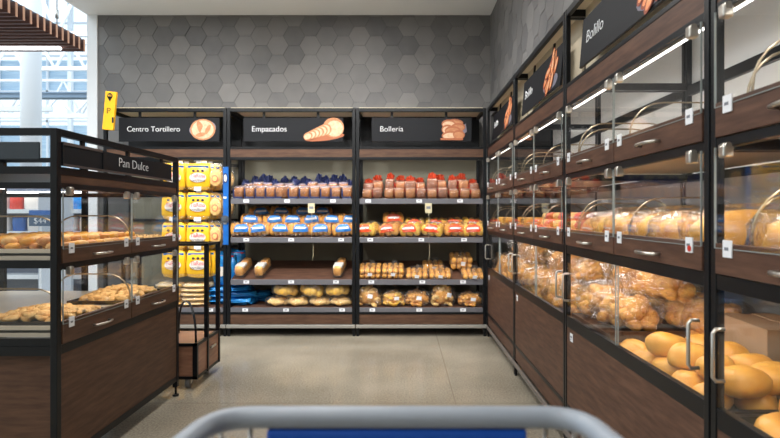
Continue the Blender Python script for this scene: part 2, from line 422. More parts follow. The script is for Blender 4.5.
# ------------------------------------------------------------------ shared builders of the bakery furniture (u to the right, v into the unit, z up)
def price_tag(parent, u, z, v=-.003, wd=.045, h=.03, tilt=0):
    mb = MB().box(u-wd/2, u+wd/2, v-.002, v, z-h/2, z+h/2)
    mb.box(u-wd*.3, u+wd*.25, v-.0028, v-.0018, z-h*.05, z+h*.2, mi=1)
    mb.box(u-wd*.3, u+wd*.05, v-.0028, v-.0018, z-h*.32, z-h*.2, mi=1)
    return mb.build('price_label', [PAPER, GREYINK], parent)
def pic_tortilla(mb, cx, cz):
    mb.disc(cx-.06, cz, .075, .055, .2, -.001, 3); mb.disc(cx+.07, cz+.02, .06, .06, -.2, -.001, 3)
    mb.disc(cx, cz, .125, .105, 0, -.002, 0, 20); mb.disc(cx, cz, .108, .09, 0, -.003, 1, 20)
    mb.disc(cx-.02, cz+.015, .03, .075, .4, -.004, 0); mb.disc(cx+.015, cz-.01, .028, .07, -.3, -.005, 1)
    mb.disc(cx+.05, cz+.0, .02, .055, -.5, -.0055, 0); mb.disc(cx-.02, cz-.05, .05, .02, .2, -.006, 0)
def pic_loaf(mb, cx, cz):
    mb.disc(cx+.01, cz-.075, .2, .035, .12, -.001, 2); mb.disc(cx+.1, cz+.02, .105, .1, -.1, -.002, 0)
    mb.disc(cx+.11, cz+.01, .085, .08, -.1, -.0026, 1)
    for i in range(6): 
        x = cx+.02-i*.034; z = cz-.0-i*.013
        mb.disc(x, z, .062-.003*i, .058-.004*i, .5, -.003-i*.0012, 0); mb.disc(x-.004, z-.004, .052-.003*i, .047-.004*i, .5, -.0036-i*.0012, 1)
def pic_buns(mb, cx, cz):
    mb.poly([(cx+.05, cz-.09), (cx+.14, cz-.02), (cx+.13, cz+.06), (cx+.03, cz+.0)], -.001, .0008, 3)
    for i, (dx, dz, rx, rz) in enumerate([(.03, .07, .075, .035), (-.04, .055, .07, .045), (.05, .02, .075, .045), (-.05, .0, .06, .05), (.0, -.01, .08, .045), (-.03, -.055, .08, .04), (.06, -.05, .06, .045)]):
        mb.disc(cx+dx, cz+dz, rx, rz, .1*((i % 3)-1), -.002-i*.001, 2); mb.disc(cx+dx, cz+dz-.006, rx*.85, rz*.72, .1*((i % 3)-1), -.0025-i*.001, i % 2)
    mb.box(cx-.12, cx+.1, -.0115, -.0105, cz-.105, cz-.085, mi=2)
def pic_rolls(mb, cx, cz, seed=1):
    rnd = random.Random(seed); y = -.001
    mb.disc(cx, cz-.06, .15, .045, 0, y, 3)
    for i in range(16):
        a = rnd.uniform(0, 2*PI); q = math.sqrt(rnd.random()); x = cx+.1*q*math.cos(a); z = cz+.08*q*math.sin(a)
        y -= .0004; an = rnd.uniform(.3, 1.6)
        mb.disc(x, z, .062, .028, an, y, 2, 12); mb.disc(x+.003, z+.003, .053, .02, an, y-.0002, 0, 12); mb.disc(x+.006, z+.008, .03, .007, an, y-.0003, 1, 8)
def sign(parent, u0, u1, z0, z1, v, body, tw, pic, top_lean=0, picu=None, tu=None, textz=None):
    s = MB().box(0, u1-u0, 0, .012, 0, z1-z0, bev=.002).build('sign_panel', SIGN, parent)
    s.location = (u0, v, z0); s.rotation_euler = (math.atan2(top_lean, z1-z0), 0, 0)
    text('sign_text', body, s, (tu if tu is not None else .08, -.002, (textz if textz else (z1-z0)*.42)), tw, INK, size=.1)
    if pic:
        mb = MB(); pic(mb, picu, (z1-z0)/2)
        mb.build('bread_picture', [mat_pic0, mat_pic1, mat_pic2, mat_pic3] if pic is not pic_rolls else [mat_picr, mat_pic1, mat_picd, mat_pic3], s)
    br = MB()
    for u in (.2, (u1-u0)-.25): br.box(u-.012, u+.012, .014, .024, z1-z0-.04, z1-z0+.07)
    br.build('hanger_bracket', BLK, s)
mat_pic0 = mat('print_gold', lin(200, 140, 96), .6, 0, nscale=30, col2=lin(176, 112, 72))
mat_pic1 = mat('print_cream', lin(226, 196, 164), .6, 0, nscale=30, col2=lin(206, 168, 132))
mat_pic2 = mat('print_crust', lin(170, 98, 62), .6)
mat_pic3 = mat('print_grey', lin(120, 116, 130), .6)  # grey print behind the bread shapes
mat_picr = mat('print_orange', lin(246, 176, 120), .6, 0, nscale=40, col2=lin(228, 128, 72))
mat_picd = mat('print_rust', lin(150, 66, 36), .6)

def frame(parent, W, D, H, zr, side_z, post=.028, back_rails=()):
    for u in (0, W-post):
        for v in (0, D-post): MB().box(u, u+post, v, v+post, .05, H, bev=.002).box(u+.004, u+post-.004, v+.004, v+post-.004, 0, .05).build('post', BLK, parent)
    for z0, z1 in zr: MB().box(post, W-post, .002, post, z0, z1, bev=.002).build('front_rail', BLK, parent)
    for z0, z1 in side_z:
        for u in (0, W-post): MB().box(u+.002, u+post-.002, post, D-post, z0, z1).build('side_rail', BLK, parent)
    for z0, z1 in back_rails: MB().box(post, W-post, D-post, D-.002, z0, z1).build('back_rail', BLK, parent)

H = 2.24
def back_unit(X0, X1, name, word, tw, pic, picu, label, su0, su1, shelves=True):
    W = X1-X0; D = .5
    t = empty('bakery_shelf_unit', (X0, 5.1, 0), 0, label, 'shelf unit')
    frame(t, W, D, H, [(2.205, 2.24), (1.836, 1.858), (1.73, 1.76), (.215, .24)], [(2.205, 2.24), (1.8, 1.85), (.2, .24)], .032, [(1.8, 1.85), (2.2, 2.24)])
    MB().box(.03, W-.03, .03, D, 2.24, 2.252).build('top_board', CREAM, t)
    MB().box(.03, W-.03, D-.034, D-.022, 1.86, 2.2).box(.03, W-.03, D-.1, D-.03, 1.80, 1.84).build('header_back', BLK, t)
    MB().box(.032, W-.032, .004, .022, 1.76, 1.836).build('fascia', WOODD, t)
    MB().box(.03, W-.03, D-.02, D-.005, .24, 1.86).build('back_panel', OLIVE, t)
    MB().box(.032, W-.032, .006, .024, .12, .215).build('kick_board', WOODD, t)
    MB().box(.0, W, -.03, .0, .085, .117, bev=.004).build('bumper', BUMP, t)
    MB().box(.05, W-.05, .04, .06, 1.735, 1.75).build('light_strip', LED, t)
    area('light_strip_glow', (W/2, .09, 1.72), (W-.15, .05), 1.4 if name == 'a' else 3.0, (math.radians(14), 0, 0), (1, .95, .88), t)
    sign(t, su0-X0, su1-X0, 1.915, 2.15, .03, word, tw, pic, 0, picu)
    return t
def shelf(t, W, z, tilt, labels, D=.47, m=None):
    s = empty('shelf', (0, 0, 0)); s.parent = t
    q = math.atan2(tilt, D)
    o = MB().box(.034, W-.034, 0, D/math.cos(q)-.03, -.02, 0).build('shelf', m or WOOD, t, (0, .01, z), (q, 0, 0))
    bpy.data.objects.remove(s)
    lipo = MB().box(.034, W-.034, -.008, .0, -.048, .004, bev=.002).build('shelf_edge', LIP, o, (0, 0, 0), (-q, 0, 0))
    mb = MB()
    for u in labels:
        wd = .055; mb.box(u-wd/2, u+wd/2, -.012, -.009, -.035, -.005); mb.box(u-wd*.28, u+wd*.2, -.0135, -.0118, -.022, -.014, mi=1)
    mb.build('price_label', [PAPER, GREYINK], o, (0, 0, 0), (-q, 0, 0))
    return o
XA, XBc, XC, XD = -2.93, -1.717, -.451, .834
uA = back_unit(XA, XBc-.006, 'a', 'Centro Tortillero', .52, pic_tortilla, .83, 'black shelf unit headed Centro Tortillero hung with yellow tortilla bags', -2.795, -1.80)
uB = back_unit(XBc, XC-.006, 'b', 'Empacados', .34, pic_loaf, .79, 'black shelf unit headed Empacados with packaged loaves, between the other two', -1.565, -.58)
uC = back_unit(XC, XD-.006, 'c', 'Bollería', .225, pic_buns, .8, 'black shelf unit headed Bollería holding red-topped buns, beside the right-hand row', -.30, .687)
WA, WB, WC = XBc-.006-XA, XC-.006-XBc, XD-.006-XC
SH = [(1.347, .05), (.967, .13), (.553, .16), (.278, .02)]
for (z, tl), lb in zip(SH, [(.19, .59, 1.04), (.19, .63, 1.12), (.19, .63, 1.07), (.18, .58, 1.13)]): shelf(uB, WB, z, tl, lb)
for (z, tl), lb in zip(SH, [(.12, .62, 1.02), (.14, .64, 1.06), (.15, .65, 1.05), (.16, .62, 1.05)]): shelf(uC, WC, z, tl, lb)
shelf(uA, WA, .278, .02, (.3, .7, 1.05))
# hanging pull tags
for t, u, lab in ((uB, .83, 0), (uC, .71, 0)):
    tg = MB().box(u-.033, u+.033, -.016, -.013, 1.21, 1.305, bev=.001).box(u-.02, u+.02, -.018, -.0155, 1.25, 1.275, mi=1).build('hanging_tag', [TAN, GREYINK], t)
    MB().tube([(u+.004, -.014, 1.215), (u+.006, -.012, 1.1), (u+.003, -.013, .96)], .0018, 6).tube([(u+.01, .02, .915), (u+.012, .03, .8), (u+.002, .02, .74)], .0018, 6).build('cord', TAN, tg)

# ------------------------------------------------------------------ packaged bread prototypes
def proto_end_loaf(i, bread, band, tailm, tailh):
    t = empty('packaged_loaf')
    MB().sup((0, .12, .06), (.05, .12, .06), (.35, .3), 16, 8, amp=.05, seed=i).build('bread', bread, t)
    MB().sup((0, .12, .0605), (.0515, .1215, .0615), (.35, .3), 16, 8, vr=(38, 90), amp=.05, seed=i).build('printed_band', band, t)
    if tailm is NAVY: MB().box(-.046, .046, -.004, .004, .004, .022, bev=.002).box(-.05, -.036, -.004, .004, .02, .1, bev=.002).build('printed_strip', NAVY, t)
    if tailm is REDTAIL: MB().sup((0, .12, .0605), (.0525, .122, .0605), (.35, .3), 6, 6, vr=(-40, 30), ur=(150, 200), amp=.05, seed=i).sup((0, .12, .0605), (.0525, .122, .0605), (.35, .3), 6, 6, vr=(-60, 10), ur=(-28, 12), amp=.05, seed=i).build('printed_side', REDP, t)
    MB().sup((0, .12, .062), (.054, .126, .064), (.4, .35), 14, 8, amp=.1, seed=i+9).build('film', FILM, t)
    mb = MB()
    rnd = random.Random(i); n = 18; ring0 = []; 
    c = mb.bm.verts.new((0, .25, .1)); P = []
    for k in range(n):
        a = PI*(-.1+1.2*k/(n-1)); r = rnd.uniform(.75, 1.1)
        P.append(mb.bm.verts.new((math.cos(a)*.05*r, .25+rnd.uniform(-.02, .02), .1+tailh*(.35+math.sin(a)*.65*r))))
    for k in range(n-1):
        f = mb.bm.faces.new((c, P[k], P[k+1])); f.smooth = False
    g = bmesh.ops.extrude_face_region(mb.bm, geom=mb.bm.faces[:]); bmesh.ops.translate(mb.bm, verts=[v for v in g['geom'] if isinstance(v, bmesh.types.BMVert)], vec=(0, .004, .0))
    mb.build('bag_tail', tailm, t)
    return t
bandB = mat('blue_white_band', lin(34, 56, 120), .3, 0, col2=lin(206, 176, 150), nscale=30, stretch=(1, 1, 1))
REDBR = mat('red_brown_bread', lin(150, 88, 46), .6, 0, nscale=30, col2=lin(98, 50, 26))
bandR = mat('brown_red_band', lin(84, 46, 32), .3, 0, col2=lin(176, 116, 84), nscale=34)
pl = [proto_end_loaf(i, BROWN, bandB, NAVY, .085) for i in (1, 2)]
plc = [proto_end_loaf(i, m, bandR, REDTAIL, .08) for i, m in ((3, BROWN), (4, REDBR))]
TL = math.atan2(.05, .47)
def on(z, tilt, v, D=.47): return z+tilt*(v-.01)/D
# Empacados top shelf
us = [.1, .21, .315, .415, .64, .75, .853, .957, 1.06, 1.17]
for r, v in ((0, .03),):
    for k, u in enumerate(us):
        put(pl[k % 2], (XBc+u, 5.1+v, on(1.347, .05, v)), (TL, 0, random.uniform(-.04, .04)), ORD[k]+' brown sliced loaf from the left, front row of the Empacados top shelf', 'loaf', 'front loaves on the Empacados top shelf')
put(pl[0], (XBc+.5, 5.12, 1.35), (TL, 0, -.6), 'brown loaf turned askew in the gap of the Empacados top shelf front row', 'loaf')
for k, u in enumerate([.14, .24, .34, .45, .56, .68, .79, .9, 1.01, 1.12]):
    put(pl[k % 2], (XBc+u, 5.1+.215, on(1.347, .05, .215)+.0), (TL, 0, random.uniform(-.25, .25)), ORD[k]+' brown loaf from the left, Empacados top shelf back row', 'loaf', 'back loaves on the Empacados top shelf', scale=(1, .9, random.uniform(1.1, 1.3)))
# Bollería top shelf
for k in range(11):
    u = .105+k*.1075
    put(plc[k % 2] if k % 3 else plc[0], (XC+u, 5.13, on(1.347, .05, .03)), (TL, random.uniform(-.04, .04), random.uniform(-.14, .14)), ORD[k]+' square bun pack from the left, Bollería top shelf front', 'bun pack', 'front bun packs on the Bollería top shelf', scale=(random.uniform(.92, 1.02), .8, random.uniform(.74, .88)))
    put(plc[(k+1) % 2], (XC+u+random.uniform(-.01, .01), 5.25+.06*(k % 2), on(1.347, .05, .17)+.05), (TL, 0, random.uniform(-.1, .1)), ORD[k]+' red-tailed bun pack from the left, Bollería top shelf rear', 'bun pack', 'rear bun packs on the Bollería top shelf', scale=(random.uniform(.85, 1.1), .6, random.uniform(.75, 1.15)))

def proto_side_loaf(i, bread, bandm, L=.1, R=.075, hh=.06):
    """bag of bread lying across the shelf, printed patch on its upper front"""
    t = empty('wrapped_loaf')
    dfm = lambda p: Vector((p.x, p.y, p.z*(1-.12*abs(p.x)) if p.z > 0 else p.z))
    mb = MB()
    if bandm is patchR:
        for a in (-1, 0, 1):
            for b in (-1, 1): mb.sup((a*L*.62, b*R*.46, hh*.93), (L*.37, R*.52, hh*.93), (.85, .85), 12, 8, amp=.15, seed=i+a+3*b)
    else:
        for a in range(5): mb.sup(((a-2)*L*.39, 0, hh*(.9+.06*(a % 2))), (L*.25, R*.97, hh*(.9+.06*(a % 2))), (.8, .7), 12, 10, amp=.12, seed=i+a)
    mb.build('bread', bread, t)
    MB().sup((0, 0, hh), (L*1.015, R*1.04, hh*1.04), (.75, .55), 10, 8, vr=(-2, 66), ur=(238, 300), amp=.12, seed=i, deform=dfm).sup((0, 0, hh), (L*1.03, R*1.055, hh*1.055), (.75, .55), 8, 4, vr=(16, 34), ur=(250, 288), amp=.12, seed=i, deform=dfm, mi=1).build('printed_patch', [bandm, PAPER], t)
    MB().sup((.006, 0, hh), (L*1.08, R*1.08, hh*1.07), (.7, .6), 20, 14, amp=.26, fr=16, seed=i+5, smooth=False).build('film', FILM, t)
    return t
patchB = mat('blue_white_patch', lin(22, 112, 206), .3, 0, col2=lin(70, 150, 222), nscale=26)
patchR = mat('red_white_patch', lin(232, 58, 28), .3, 0, col2=lin(240, 110, 60), nscale=26)
sl = [proto_side_loaf(i, CRUST, patchB, .106, .085, .064) for i in (11, 12, 13)]
rl = [proto_side_loaf(i, YBUN if i % 2 else CRUST, patchR, .108, .085, .062) for i in (21, 22, 23)]
T2 = math.atan2(.13, .47)
n = 0
for row, (v, xs, dz) in enumerate(((.1, [.115, .31, .51, .7, .905, 1.13], 0), (.21, [.19, .41, .60, .81, 1.0, 1.15], .06), (.32, [.24, .45, .68, .88], .105))):
    for k, u in enumerate(xs):
        put(sl[(k+row) % 3], (XBc+u, 5.1+v, on(.967, .13, v)+dz), (T2, random.uniform(-.1, .1), random.uniform(-.05, .5)), '%s blue-labelled loaf from the left, %s row, Empacados second shelf' % (ORD[k], ['front', 'middle', 'back'][row]), 'loaf', 'blue-labelled loaves on the Empacados second shelf')
for k, u in enumerate([.1, .3, .5, .7, .905, 1.105]):   # lower layer edges in the front row
    pass
for row, (v, xs, dz) in enumerate(((.1, [.115, .34, .545, .76, .965, 1.17], 0), (.24, [.36, .58, .79, .97, 1.17], .05))):
    for k, u in enumerate(xs):
        up = .055 if (row == 1 and k == 0) else 0
        put(rl[(k+row) % 3], (XC+u-(.01 if u > 1.1 else 0), 5.1+v, on(.967, .13, v)+dz*.2+up), (T2, random.uniform(-.12, .12), random.uniform(-.35, .35)), '%s red-labelled bun bag from the left, %s row of the Bollería second shelf' % (ORD[k], ['front', 'back'][row]), 'bun bag', 'red-labelled bun bags on the Bollería second shelf')
# Empacados third shelf: three small trays of toast
def proto_toast():
    t = empty('toast_pack')
    MB().box(-.045, .045, -.13, .13, 0, .045, bev=.01).build('tray', HAZY, t)
    mb = MB()
    for k in range(5): mb.sup((0, -.1+k*.05, .07), (.042, .03, .05), (.5, .5), 12, 8, amp=.1, seed=k)
    mb.build('toast', CRUST, t)
    MB().box(-.046, .046, -.1, .0, .09, .124, bev=.01).build('paper_band', WHITEF, t)
    MB().sup((0, 0, .065), (.055, .14, .066), (.45, .4), 14, 8, amp=.08).build('film', FILM, t)
    return t
tp = proto_toast(); T3 = math.atan2(.16, .47)
for u, lab in ((.125, 'leftmost toast pack standing on the near-empty Empacados third shelf'), (.32, 'second toast pack from the left on the near-empty Empacados third shelf'), (1.095, 'lone toast pack at the right end of the near-empty Empacados third shelf')):
    put(tp, (XBc+u, 5.26, on(.553, .16, .16)), (T3, 0, -.12), lab, 'toast pack', 'toast packs')

# bags of rolls
def proto_roll_bag(i, rollm, n, R, size=(.034, .024, .02), neck=.07, filmm=FILM, lab=True, shape='ball', neat=False):
    t = empty('roll_bag'); rnd = random.Random(i)
    rolls = []
    me = [MB().sup((0, 0, 0), size, (.8, .8), 10, 7, amp=.15, seed=i+k).data('bread_roll', rollm) for k in range(2)]
    if neat:
        nx = 4
        for l in range(2 if neat == 2 else 1):
            for k in range(nx):
                for d in range(2):
                    o = bpy.data.objects.new('bread_roll', me[k % 2]); COL.objects.link(o); o.parent = t
                    o.location = ((k-(nx-1)/2)*size[0]*1.95, (d-.5)*size[1]*1.9, size[2]*(1+l*1.75)); o.rotation_euler = (0, 0, rnd.uniform(-.1, .1))
        bx, by, bz = nx*size[0]*1.05, size[1]*2.15, size[2]*(1.15 if neat == 1 else 2.05)
    else:
        bx, by, bz = R
        MB().sup((0, 0, bz*.92), (bx*.74, by*.74, bz*.8), (.8, .8), 14, 9, amp=.2, seed=i).build('bread_heap', CRUST if filmm is HAZY else CRUST, t)
        for k in range(n):
            z = rnd.random(); a = k*2.4; q = (1-z*z*.75)**.5
            q *= .74 if k % 4 else .35
            o = bpy.data.objects.new('bread_roll', me[k % 2]); COL.objects.link(o); o.parent = t
            o.location = (bx*q*math.cos(a), by*q*math.sin(a), size[2]+(2*bz-2.4*size[2])*z)
            o.rotation_euler = (rnd.uniform(-.6, .6), rnd.uniform(-.6, .6), rnd.uniform(0, 3))
    MB().sup((0, 0, bz), (bx*1.03, by*1.05, bz*1.03), (.7, .65), 26, 16, amp=.2, fr=16, seed=i, smooth=False).build('plastic_bag', filmm, t)
    if neck:
        mb = MB(); c = Vector((0, 0, 2*bz*.96)); an = rnd.uniform(0, 6)
        mb.tube([c+Vector((0, 0, -.01)), c+Vector((.006, 0, .015)), c+Vector((.012, .0, .03)), c+Vector((.02, 0, neck))], [.03, .012, .01, .035], 9)
        mb.build('bag_neck', HAZY, t)
    if lab:
        MB().box(-.028, .018, -by*1.08-.002, -by*1.08, bz*.85, bz*.85+.035, M=Matrix.Rotation(rnd.uniform(-.2, .2), 4, 'Y')).build('price_sticker', PAPER, t)
    return t
nb1 = proto_roll_bag(31, CRUST, 0, None, (.03, .055, .032), .05, neat=1); nb2 = proto_roll_bag(32, CRUST, 0, None, (.03, .055, .03), .05, neat=2)
lst = [(.135, .12, 2, 'tall roll bag at the left end of the Bollería third shelf'), (.36, .12, 2, 'tall bag of rolls second from the left on the Bollería third shelf'),
       (.6, .11, 1, 'low bag of rolls at the middle of the Bollería third shelf'), (.83, .11, 1, 'low roll bag right of the cord on the Bollería third shelf'),
       (1.155, .1, 1, 'low roll bag at the front right end of the Bollería third shelf')]
for u, v, kk, lab in lst: put((nb1, nb2)[kk-1], (XC+u, 5.1+v, on(.553, .16, v)-.005), (T3, 0, random.uniform(-.08, .08)), lab, 'roll bag', 'roll bags on the Bollería third shelf', scale=.92)
put(nb1, (XC+.77, 5.38, on(.553, .16, .28)), (T3, 0, .05), 'roll bag behind the low ones at the middle of the Bollería third shelf', 'roll bag', 'roll bags on the Bollería third shelf', scale=.92)
put(nb2, (XC+1.05, 5.36, on(.553, .16, .26)+.02), (T3, 0, .1), 'highest stacked roll bag at the right of the Bollería third shelf', 'roll bag', 'roll bags on the Bollería third shelf', scale=(.92, .92, 1.2))
cb = [proto_roll_bag(41, YBUN, 44, (.115, .1, .085), (.032, .024, .016), .05), proto_roll_bag(42, CRUMB, 48, (.118, .1, .095), (.03, .026, .014), .06), proto_roll_bag(43, CRUST, 44, (.12, .1, .08), (.034, .022, .017), .045)]
for k, (u, p, lab) in enumerate([(.12, 1, 'pale sliced toast bag at the left end of the Bollería bottom shelf'), (.365, 0, 'bag of yellow toast pieces second from left on the Bollería bottom shelf'), (.6, 2, 'bag of golden pieces at the middle of the Bollería bottom shelf'), (.855, 1, 'tallest bag of pale toast, fourth on the Bollería bottom shelf'), (1.13, 2, 'low bag of golden pieces at the right end of the Bollería bottom shelf')]):
    put(cb[p], (XC+u, 5.225, .282), (0, 0, random.uniform(0, .5)), lab, 'bread bag', 'bags on the Bollería bottom shelf', scale=(1.08, 1.0, [1.1, .95, 1.05, 1.2, .9][k]))
# Empacados bottom shelf: yellow bun bags
def proto_lump(i, m, r):
    t = empty('soft_bread_bag')
    mb = MB(); rnd = random.Random(i)
    for k in range(16):
        a = k*2.4; q = (.2+.8*(k/15))**.5*.66
        mb.sup((r[0]*q*math.cos(a), r[1]*q*math.sin(a), r[2]*(.65+.75*rnd.random()*(1.1-q))), (r[0]*.36, r[1]*.36, r[2]*.5), (.9, .9), 10, 7, amp=.2, seed=i+k)
    mb.build('bread', m, t)
    MB().sup((0, 0, r[2]), (r[0]*1.04, r[1]*1.04, r[2]*1.02), (.7, .6), 20, 12, amp=.25, fr=14, seed=i).build('film', FILM, t)
    return t
lm = [proto_lump(51, YBUN, (.13, .1, .07)), proto_lump(52, mat('pale_bun', lin(240, 206, 140), .6, 0, nscale=20, col2=lin(222, 174, 96)), (.115, .095, .048))]
labs = ['at the left', 'second from the left', 'third from the left', 'at the right']
for k, u in enumerate([.47, .67, .89, 1.1]):
    put(lm[1], (XBc+u, 5.23, .282), (0, 0, random.uniform(-.1, .1)), 'pale flat bun bag %s of the lower layer, Empacados bottom shelf' % labs[k], 'bun bag', 'bun bags on the Empacados bottom shelf')
for k, (u, rz) in enumerate([(.545, .1), (.8, -.25), (1.07, .15)]):
    put(lm[0], (XBc+u, 5.23, .365), (0, [.05, .2, -.05][k], rz), 'yellow bun bag %s of the top layer, Empacados bottom shelf' % ['at the left', 'tilted in the middle', 'at the right'][k], 'bun bag', 'bun bags on the Empacados bottom shelf', scale=(1, 1, 1.25))
put(lm[0], (XBc+.74, 5.4, .3), (0, 0, .3), 'yellow bun bag half hidden behind the tilted one, Empacados bottom shelf', 'bun bag', 'bun bags on the Empacados bottom shelf')

# ------------------------------------------------------------------ tortilla bags
def pouch(mb, w, h, d, mi=0, seed=0, z0=0, amp=.1):
    mb.sup((0, 0, z0+h/2), (w/2, d/2, h/2), (.35, .35), 18, 12, amp=amp, fr=7, seed=seed, mi=mi,
           deform=lambda p: Vector((p.x, p.y*max(.12, 1-abs(p.z)**3), p.z)))
    return mb
def proto_tortilla():
    t = empty('tortilla_bag')
    pouch(MB(), .235, .27, .07, seed=3).build('bag_body', YELLOW, t)
    mb = MB().disc(0, .125, .082, .048, 0, -.037, 0, 20); mb.build('label_oval', WHITEF, t)
    MB().box(-.1, .1, -.022, -.016, .222, .243).build('blue_band', BLUEP, t)
    for k in range(3): MB().disc(-.045+k*.045, .192, .015, .013, 0, -.034, 0, 10, .002).build('printed_seal', DARKINK, t)
    text('printed_name', 'TíaRosa', t, (-.07, -.0395, .125), .14, REDINK, size=.05, h=.04)
    text('printed_word', 'tortillinas', t, (-.072, -.0395, .085), .145, DARKINK, size=.04, h=.028)
    pouch(MB(), .225, .045, .05, seed=5, z0=.0).build('clear_bottom', HAZY, t)
    MB().box(-.025, .025, -.012, -.009, .268, .3).build('hook_card', PAPER, t)
    return t
tb = proto_tortilla()
def at_px(px, Y): return (px-402)*Y/520
rows = [1.435, 1.145, .845, .57]
for r, z in enumerate(rows):
    for c, px in enumerate((199, 175)):
        for d in range(3):
            Y = 5.17+d*.075
            X = at_px(199, 5.17)-c*.245
            put(tb, (X+d*.03, Y, z-.0), (0, 0, random.uniform(-.1, .06)), 'yellow tortilla bag, %s on the hooks of the %s row from the top, %s column' % (['front', 'middle', 'last'][d], ORD[r], ['right', 'left'][c]), 'tortilla bag', 'yellow tortilla bags on the hooks')
        MB().tube([(at_px(199, 5.17)-c*.245-XA, .04, z+.29), (at_px(199, 5.17)-c*.245-XA, .44, z+.29)], .004, 6).box(at_px(199, 5.17)-c*.245-XA-.035, at_px(199, 5.17)-c*.245-XA+.035, .03, .034, z+.285, z+.325, mi=1).build('hanging_hook', [STEEL, PAPER], uA)
MB().box(.03, WA-.03, .44, .46, 1.70, 1.73).box(.03, WA-.03, .44, .46, 1.42, 1.45).box(.03, WA-.03, .44, .46, 1.12, 1.15).box(.03, WA-.03, .44, .46, .84, .87).build('hook_bar', BLK, uA)
# clear bags of tortillas
def proto_clear(m1, nm):
    t = empty(nm)
    mb = MB()
    for k in range(5): mb.sup((0, -.03+k*.014, .11), (.062, .012, .085), (1, 1), 14, 8, amp=.08, seed=k)
    mb.build('tortillas', CRUMB, t)
    pouch(MB(), .15, .25, .09, seed=9).build('plastic_bag', FILM, t)
    MB().disc(0, .1, .03, .034, 0, -.048, 0, 16).disc(0, .1, .024, .028, 0, -.0495, 1, 16).build('red_seal', [m1, CRUMB], t)
    return t
cp = proto_clear(REDINK, 'clear_tortilla_bag')
for r, z in enumerate((1.45, 1.16, .88)):
    for d in range(2):
        put(cp, (-1.80-(.0 if d else .06)+(.0), 5.2+d*.17, z), (0, 0, .1), 'clear bag of pale tortillas beside the blue strip, %s row down, %s' % (ORD[r], ['front', 'behind']  [d]), 'tortilla bag', 'clear tortilla bags')
# blue chip bags
bb = empty('blue_snack_bag')
pouch(MB(), .24, .34, .1, seed=4, amp=.2).build('bag_body', BLUEF, bb)
MB().box(-.1, .1, -.03, -.02, .28, .31).build('top_band', REDP, bb)
MB().disc(-.02, .15, .05, .05, 0, -.052, 0, 12).build('label_oval', WHITEF, bb)
put(bb, (-1.80, 5.3, .47), (0, 0, -.1), 'tall blue snack bag hanging right of the yellow bags, in front', 'snack bag', 'blue snack bags')
put(bb, (-1.76, 5.46, .49), (0, 0, .2), 'tall blue snack bag hanging behind the first one', 'snack bag', 'blue snack bags')
fb = pouch(MB(), .26, .2, .08, seed=6, amp=.55).build('flat_snack_bag', BLUEF)
for k, (x, y, z, rz) in enumerate([(-1.60, 5.42, .32, .2), (-1.46, 5.5, .315, -.1), (-1.60, 5.36, .375, .1), (-1.47, 5.44, .365, .3), (-1.64, 5.30, .32, -.1), (-1.66, 5.4, .425, 0.2)]):
    put(fb, (x, y-.1, z), (-PI/2, 0, rz), 'crumpled blue bag lying on the Empacados bottom shelf, %s' % ['left front', 'right rear', 'second layer left', 'on top at the right', 'against the post', 'topmost'][k], 'snack bag', 'blue bags on the Empacados bottom shelf')
for k in range(3):
    put(fb, (-1.87+.01*k, 5.26, .32+.055*k), (-PI/2, 0, .1*k), 'crumpled blue bag in the Centro Tortillero stack, %s' % ['lowest', 'middle', 'topmost'][k], 'snack bag', 'blue bags in the tortilla unit')
yb = empty('flat_tortilla_bag')
pouch(MB(), .26, .22, .055, seed=6, amp=.25).build('bag_body', mat('yellow_white_film', lin(244, 190, 60), .3, 0, col2=lin(230, 214, 190), nscale=14, bump=.5, bscale=20), yb)
pouch(MB(), .27, .04, .05, seed=7, amp=.25).build('bag_end', HAZY, yb)
for c in range(2):
    for k in range(5):
        put(yb, (-2.07-.26*c+random.uniform(-.015, .015), 5.16, .305+.045*k), (-PI/2, 0, random.uniform(-.12, .12)), 'yellow tortilla bag lying flat, %s from the bottom of the %s stack' % (ORD[k], ['right', 'left'][c]), 'tortilla bag', 'stacked yellow tortilla bags')
# blue strip on the post between A and B
bs = empty('blue_clip_strip', (-1.722, 5.085, 0), 0, 'tall blue printed strip clipped to the post between two shelf units', 'sign strip')
MB().box(-.024, .028, -.012, -.006, .9, 1.66).box(-.02, .01, -.014, -.011, 1.1, 1.12, mi=1).box(-.02, .01, -.014, -.011, 1.35, 1.37, mi=1).build('strip', [BLUEP, PAPER], bs)
MB().disc(0, 1.55, .022, .05, 0, -.016, 0, 16, .003).disc(0, 1.55, .014, .035, 0, -.0175, 1, 16, .0016).build('oval_badge', [NAVY, PAPER], bs)
o = MB().tube([(0, -.035, 1.15), (0, -.008, 1.15)], .036, 20).tube([(0, -.045, 1.15), (0, -.033, 1.15)], .02, 16).build('round_holder', mat('mid_grey', lin(90, 96, 104), .4, .4), bs)

# ------------------------------------------------------------------ right-hand row of bins
def arch(v0, v1, z0, z1, u, r=.05, n=6):
    P = [(u, v0, z0)]
    R = .13
    for k in range(n+1):
        a = PI-PI/2*k/n; P.append((u, v0+R+R*math.cos(a), z1-R+R*math.sin(a)))
    for k in range(n+1):
        a = PI/2-PI/2*k/n; P.append((u, v1-R+R*math.cos(a), z1-R+R*math.sin(a)))
    P.append((u, v1, z0)); return P
def bow_handle(parent, u, z, L, v=-.002):
    P = [(u-L/2, v, z), (u-L/2+.004, v-.022, z), (u-L/4, v-.03, z), (u, v-.032, z), (u+L/4, v-.03, z), (u+L/2-.004, v-.022, z), (u+L/2, v, z)]
    return MB().tube(P, .0055, 8).build('handle', STEEL, parent)
def d_handle(parent, u, z0, z1, v):
    P = [(u, v, z0), (u, v-.022, z0), (u, v-.03, z0+.01), (u, v-.03, z1-.01), (u, v-.022, z1), (u, v, z1)]
    return MB().tube(P, .0055, 8).build('handle', STEEL, parent)
